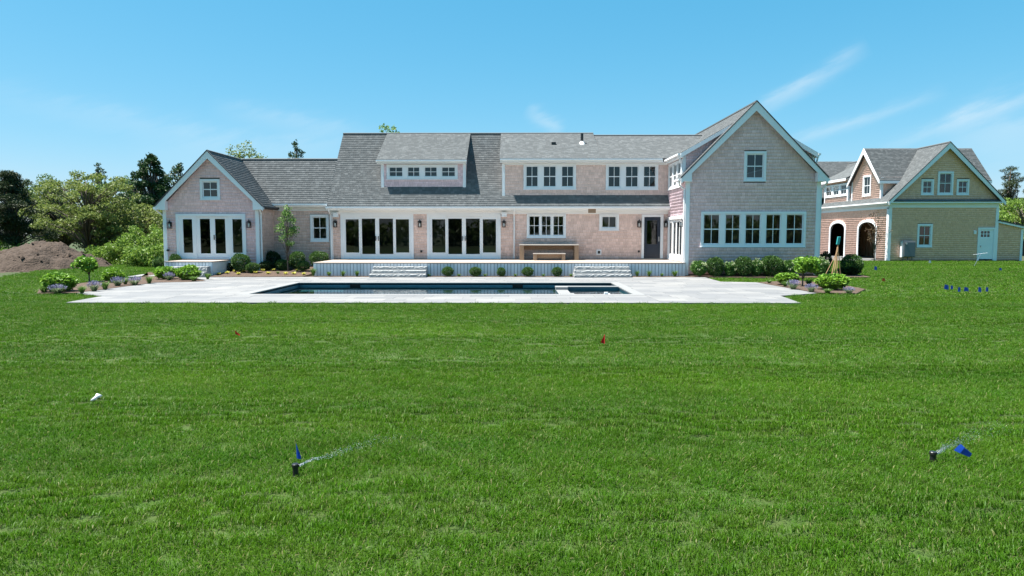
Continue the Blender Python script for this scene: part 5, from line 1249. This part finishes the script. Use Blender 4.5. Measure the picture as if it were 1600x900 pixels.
# ------------------------------------------------------------------ FLAGS, SPRINKLERS, STAKES
def cloth(name, col): return mat(name, col, .5, translucent=.25)
M['bluef'] = cloth('blue_flag_vinyl', (.016,.085,.50)); M['redf'] = cloth('red_flag_vinyl', (.62,.010,.014)); M['orangef'] = cloth('orange_tag', (.60,.10,.02)); M['whitef'] = cloth('white_flag_vinyl', (.7,.72,.76))
GZ = -.045
def flag(px, ybase, yflag_top, yflag_bot, wpx, m, lab, group, side=1, tilt=0.0, shape='rect'):
    g = G(px, ybase, GZ); k = g.y/F; zt_, zb_ = P(px, yflag_top, g.y).z, P(px, yflag_bot, g.y).z; wd = wpx*k
    t = empty('marker_flag', g, lab, 'flag', group); top = Vector((g.x+tilt, g.y, zt_))
    MB().tube([(g.x, g.y, GZ-.02), top], .0016 if g.y < 14 else .003, 5).build('wire', M['chrome'], t)
    b = MB(); nx, nz = 6, 4; vs = []
    for i in range(nx+1):
        for j in range(nz+1):
            u, v = i/nx, j/nz; z = zb_+(zt_-zb_)*v
            if shape == 'tri': z = zb_+(zt_-zb_)*(.0+v*(1-.85*u))
            x = g.x+tilt*(z-GZ)/max(zt_-GZ, .01)+side*wd*u; y = g.y-.035*math.sin(u*2.6+v)*min(1, wd*6)
            vs.append((x, y, z-.25*wd*u*u))
    fs = [(i*(nz+1)+j, (i+1)*(nz+1)+j, (i+1)*(nz+1)+j+1, i*(nz+1)+j+1) for i in range(nx) for j in range(nz)]
    n0 = len(vs); b.add(vs+[(x, y+.0012, z) for x, y, z in vs], fs+[tuple(n0+q for q in reversed(f_)) for f_ in fs]).build('cloth', M[m], t, smooth=True)
    return t
FG = 'marker flags in the lawn'
flag(464, 735, 692, 716, 7, 'bluef', 'narrow blue flag standing behind the left sprinkler head', FG, shape='tri')
flag(945, 541, 522, 537, -6, 'redf', 'red flag alone in the middle of the lawn', FG, shape='tri'); flag(368, 527, 516, 522.5, 7, 'redf', 'small red flag in the left part of the lawn', FG, shape='tri')
for px, yt, yb, wp, lab in ((1475,444,452,7,'leftmost blue flag of the row near the garage lawn'), (1485,445.5,451.5,4,'second blue flag of the row, dark and narrow'), (1496.5,448,456,4,'third blue flag of the row, lowest and narrow'), (1506,448,455,7,'fourth blue flag of the row, bright and wide'), (1528,448,456,5,'fifth blue flag of the row, tilted'), (1540,448,455,4,'rightmost blue flag of the row, thin')):
    flag(px, yb+2.0, yt+.5, yb, wp, 'bluef', lab, FG)
flag(1366, 424, 416, 421.5, 4, 'bluef', 'blue flag on the grass before the garage arches', FG); flag(1378, 441, 434.5, 439, 5, 'orangef', 'orange flag in the grass right of the wing bed', FG); flag(1561, 424, 418.5, 422, 4, 'bluef', 'small blue flag in the grass below the garage side door', FG); flag(1451, 413, 406.5, 410.5, 3.5, 'whitef', 'small white flag in the grass below the garage window', FG)
for px, y, lab in ((1110,421,'orange plant tag on the left boxwood of the wing bed'), (1191,423,'orange plant tag by the third boxwood of the wing bed'), (1281,420,'orange plant tag near the wooden stakes')):
    flag(px, 432.5, y-4, y+4, 5, 'orangef', lab, 'orange plant tags')
# the fallen-over blue flag beside the right sprinkler: wire leaning, cloth hanging folded
g = G(1494, 727, GZ); t = empty('marker_flag', g, 'large blue flag leaning over behind the right sprinkler head', 'flag', FG); Yf = g.y
q = [P(1490.5, 703.5, Yf), P(1501, 693, Yf), P(1519, 709, Yf+.03), P(1515, 714.5, Yf+.02)]; mid = P(1509, 707, Yf-.02)
MB().tube([g-Vector((0, 0, .02)), P(1494, 705, Yf), q[1]], .0018, 5).build('wire', M['chrome'], t)
a0, a1 = P(1500, 708.2, Yf-.012), P(1507.5, 699.5, Yf-.012)
b = MB(); b.add([q[0], q[1], a1, a0, q[2], q[3]], [(0, 3, 2, 1), (3, 5, 4, 2)]); b.add([p+Vector((0, .0015, 0)) for p in (q[0], q[1], a1, a0, q[2], q[3])], [(0, 1, 2, 3), (3, 2, 4, 5)]); b.build('cloth', M['bluef'], t)
M['drop'] = glass_mat('water_drop', (.93,.95,.97), 1.33, extra=.09, rough=.3)
def sprinkler(px, ybase, lab, lab2, tpx, tpy, seed, n=900, reach=1.5, rise=.13):
    g = G(px, ybase, GZ); t = empty('sprinkler_head', g, lab, 'sprinkler', 'pop-up sprinklers')
    MB().lathe([(.030, -.02), (.030, .012), (.024, .014), (.024, .085)], 14, g).build('riser', M['black'], t, smooth=False)
    MB().lathe([(.029, .085), (.030, .092), (.030, .110), (.026, .114)], 14, g).build('cap', M['black'], t)
    MB().box(g.x+.022, g.x+.034, g.y-.008, g.y+.008, g.z+.090, g.z+.104).build('nozzle', M['dark'], t)
    rg = np.random.default_rng(seed); o = Vector((g.x+.03, g.y, g.z+.097)); tgt = P(tpx, tpy, g.y+reach*.25); d = (tgt-o); d.z = 0; d.normalize(); pd = Vector((-d.y, d.x, 0))
    V, T = [], []; tet = np.array([(1,1,1), (-1,-1,1), (-1,1,-1), (1,-1,-1)])/1.7
    for i in range(n):
        s_ = rg.random()**1.9; x = s_*reach; sp = .012+.17*x**1.25
        p = o+d*x+pd*rg.normal()*sp*.6; z = o.z+rise*1.9*x/reach*1.1-rise*1.15*(x/reach)**2+rg.normal()*sp*.16
        if s_ < .12: z = o.z+x*.26+rg.normal()*.004
        r = rg.uniform(.0010, .0024)*(1.25-.55*s_); ax = np.array([1+2.2*(1-s_), 1, 1])*r; c = np.array([p.x, p.y, z]); k = len(V)
        V += list(c+tet*ax); T += [(k, k+1, k+2), (k, k+3, k+1), (k, k+2, k+3), (k+1, k+3, k+2)]
    me = np_mesh('water_spray', np.array(V)-np.array(o), T, None, M['drop'], True); tag(mesh_obj('water_spray', me, o), lab2, 'water spray', kind='stuff')
sprinkler(462, 745, 'black pop-up sprinkler head near the narrow blue flag', 'fan of water drops from the left sprinkler', 560, 712, 61, 850, 1.3, .10)
sprinkler(1457, 725, 'black pop-up sprinkler head near the leaning blue flag', 'fan of water drops from the right sprinkler', 1540, 690, 62, 950, 1.6, .13)
# crumpled white cap in the grass
g = G(150, 628, GZ); rr = random.Random(4); b = MB(); prof = [(.050, 0), (.055, .014), (.047, .028), (.030, .040), (.008, .045)]
seg = 14; vs = []
for r_, z in prof:
    for k in range(seg):
        a = 2*math.pi*k/seg; q_ = r_*(1+.16*math.sin(3*a+z*30)+rr.uniform(-.08, .08)); vs.append((g.x+q_*math.cos(a)*1.1, g.y+q_*math.sin(a), g.z+z+.03+.03*math.cos(a)))
b.add(vs, [(i*seg+k, i*seg+(k+1) % seg, (i+1)*seg+(k+1) % seg, (i+1)*seg+k) for i in range(len(prof)-1) for k in range(seg)]+[tuple((len(prof)-1)*seg+k for k in range(seg))])
tag(b.build('crumpled_paper', M['whitef'], smooth=True), 'crumpled white scrap lying in the grass at the left', 'paper')
# stakes and tool at the wing corner
g = G(1304, 431, .01); g.y = 31.5; g = P(1304, 431, 31.5); g.z = .01
t = empty('stake_bundle', g, 'leaning bundle of raw wooden stakes at the right end of the wing bed', 'stakes', None); top = P(1309, 384, 31.6)
for i, (px, Y) in enumerate(((1299, 31.25), (1303, 31.2), (1308, 31.2), (1314, 31.7))):
    f_ = P(px, 430, Y); f_.z = .0
    tp = top+Vector((random.uniform(-.05,.05), random.uniform(-.04,.04), random.uniform(-.25,.05) if i else -.05)); MB().tube([f_, tp], [.024, .020], 5).build('stake', M['stake'], t)
gb = P(1288, 424, 31.15); gb.z = .02; tt = P(1309, 392, 31.35)
br = empty('push_broom', gb, 'teal headed broom propped upside down against the wooden stakes', 'broom'); hd = P(1310, 376, 31.42)
MB().tube([gb, tt, hd-Vector((0, 0, .12))], .016, 6).build('handle', M['stake'], br)
dv = (hd-tt).normalized(); MB().add([hd+Vector((sx*.065, sy*.045, 0))+Vector((.05, 0, .36))*sz for sx in (-1, 1) for sy in (-1, 1) for sz in (-.5, .5)], [(0,1,3,2), (4,6,7,5), (0,4,5,1), (2,3,7,6), (0,2,6,4), (1,5,7,3)]).build('head', M['teal'], br, bevel=.012)
# pale streaks by the garage door, taken for water jets, built as thin rods
g = G(1521, 416.5, GZ); t = empty('pale_streak', g, 'thin white streak with cross strip slanting in front of the garage door', 'stake'); e = P(1533, 395.5, g.y+.4)
MB().tube([g-Vector((0, 0, .05)), e], .012, 5).build('streak_rod', M['chrome'], t); MB().tube([P(1520.5, 398, e.y-.02), P(1543, 395, e.y-.02)], .010, 5).build('cross_strip', M['whitef'], t)
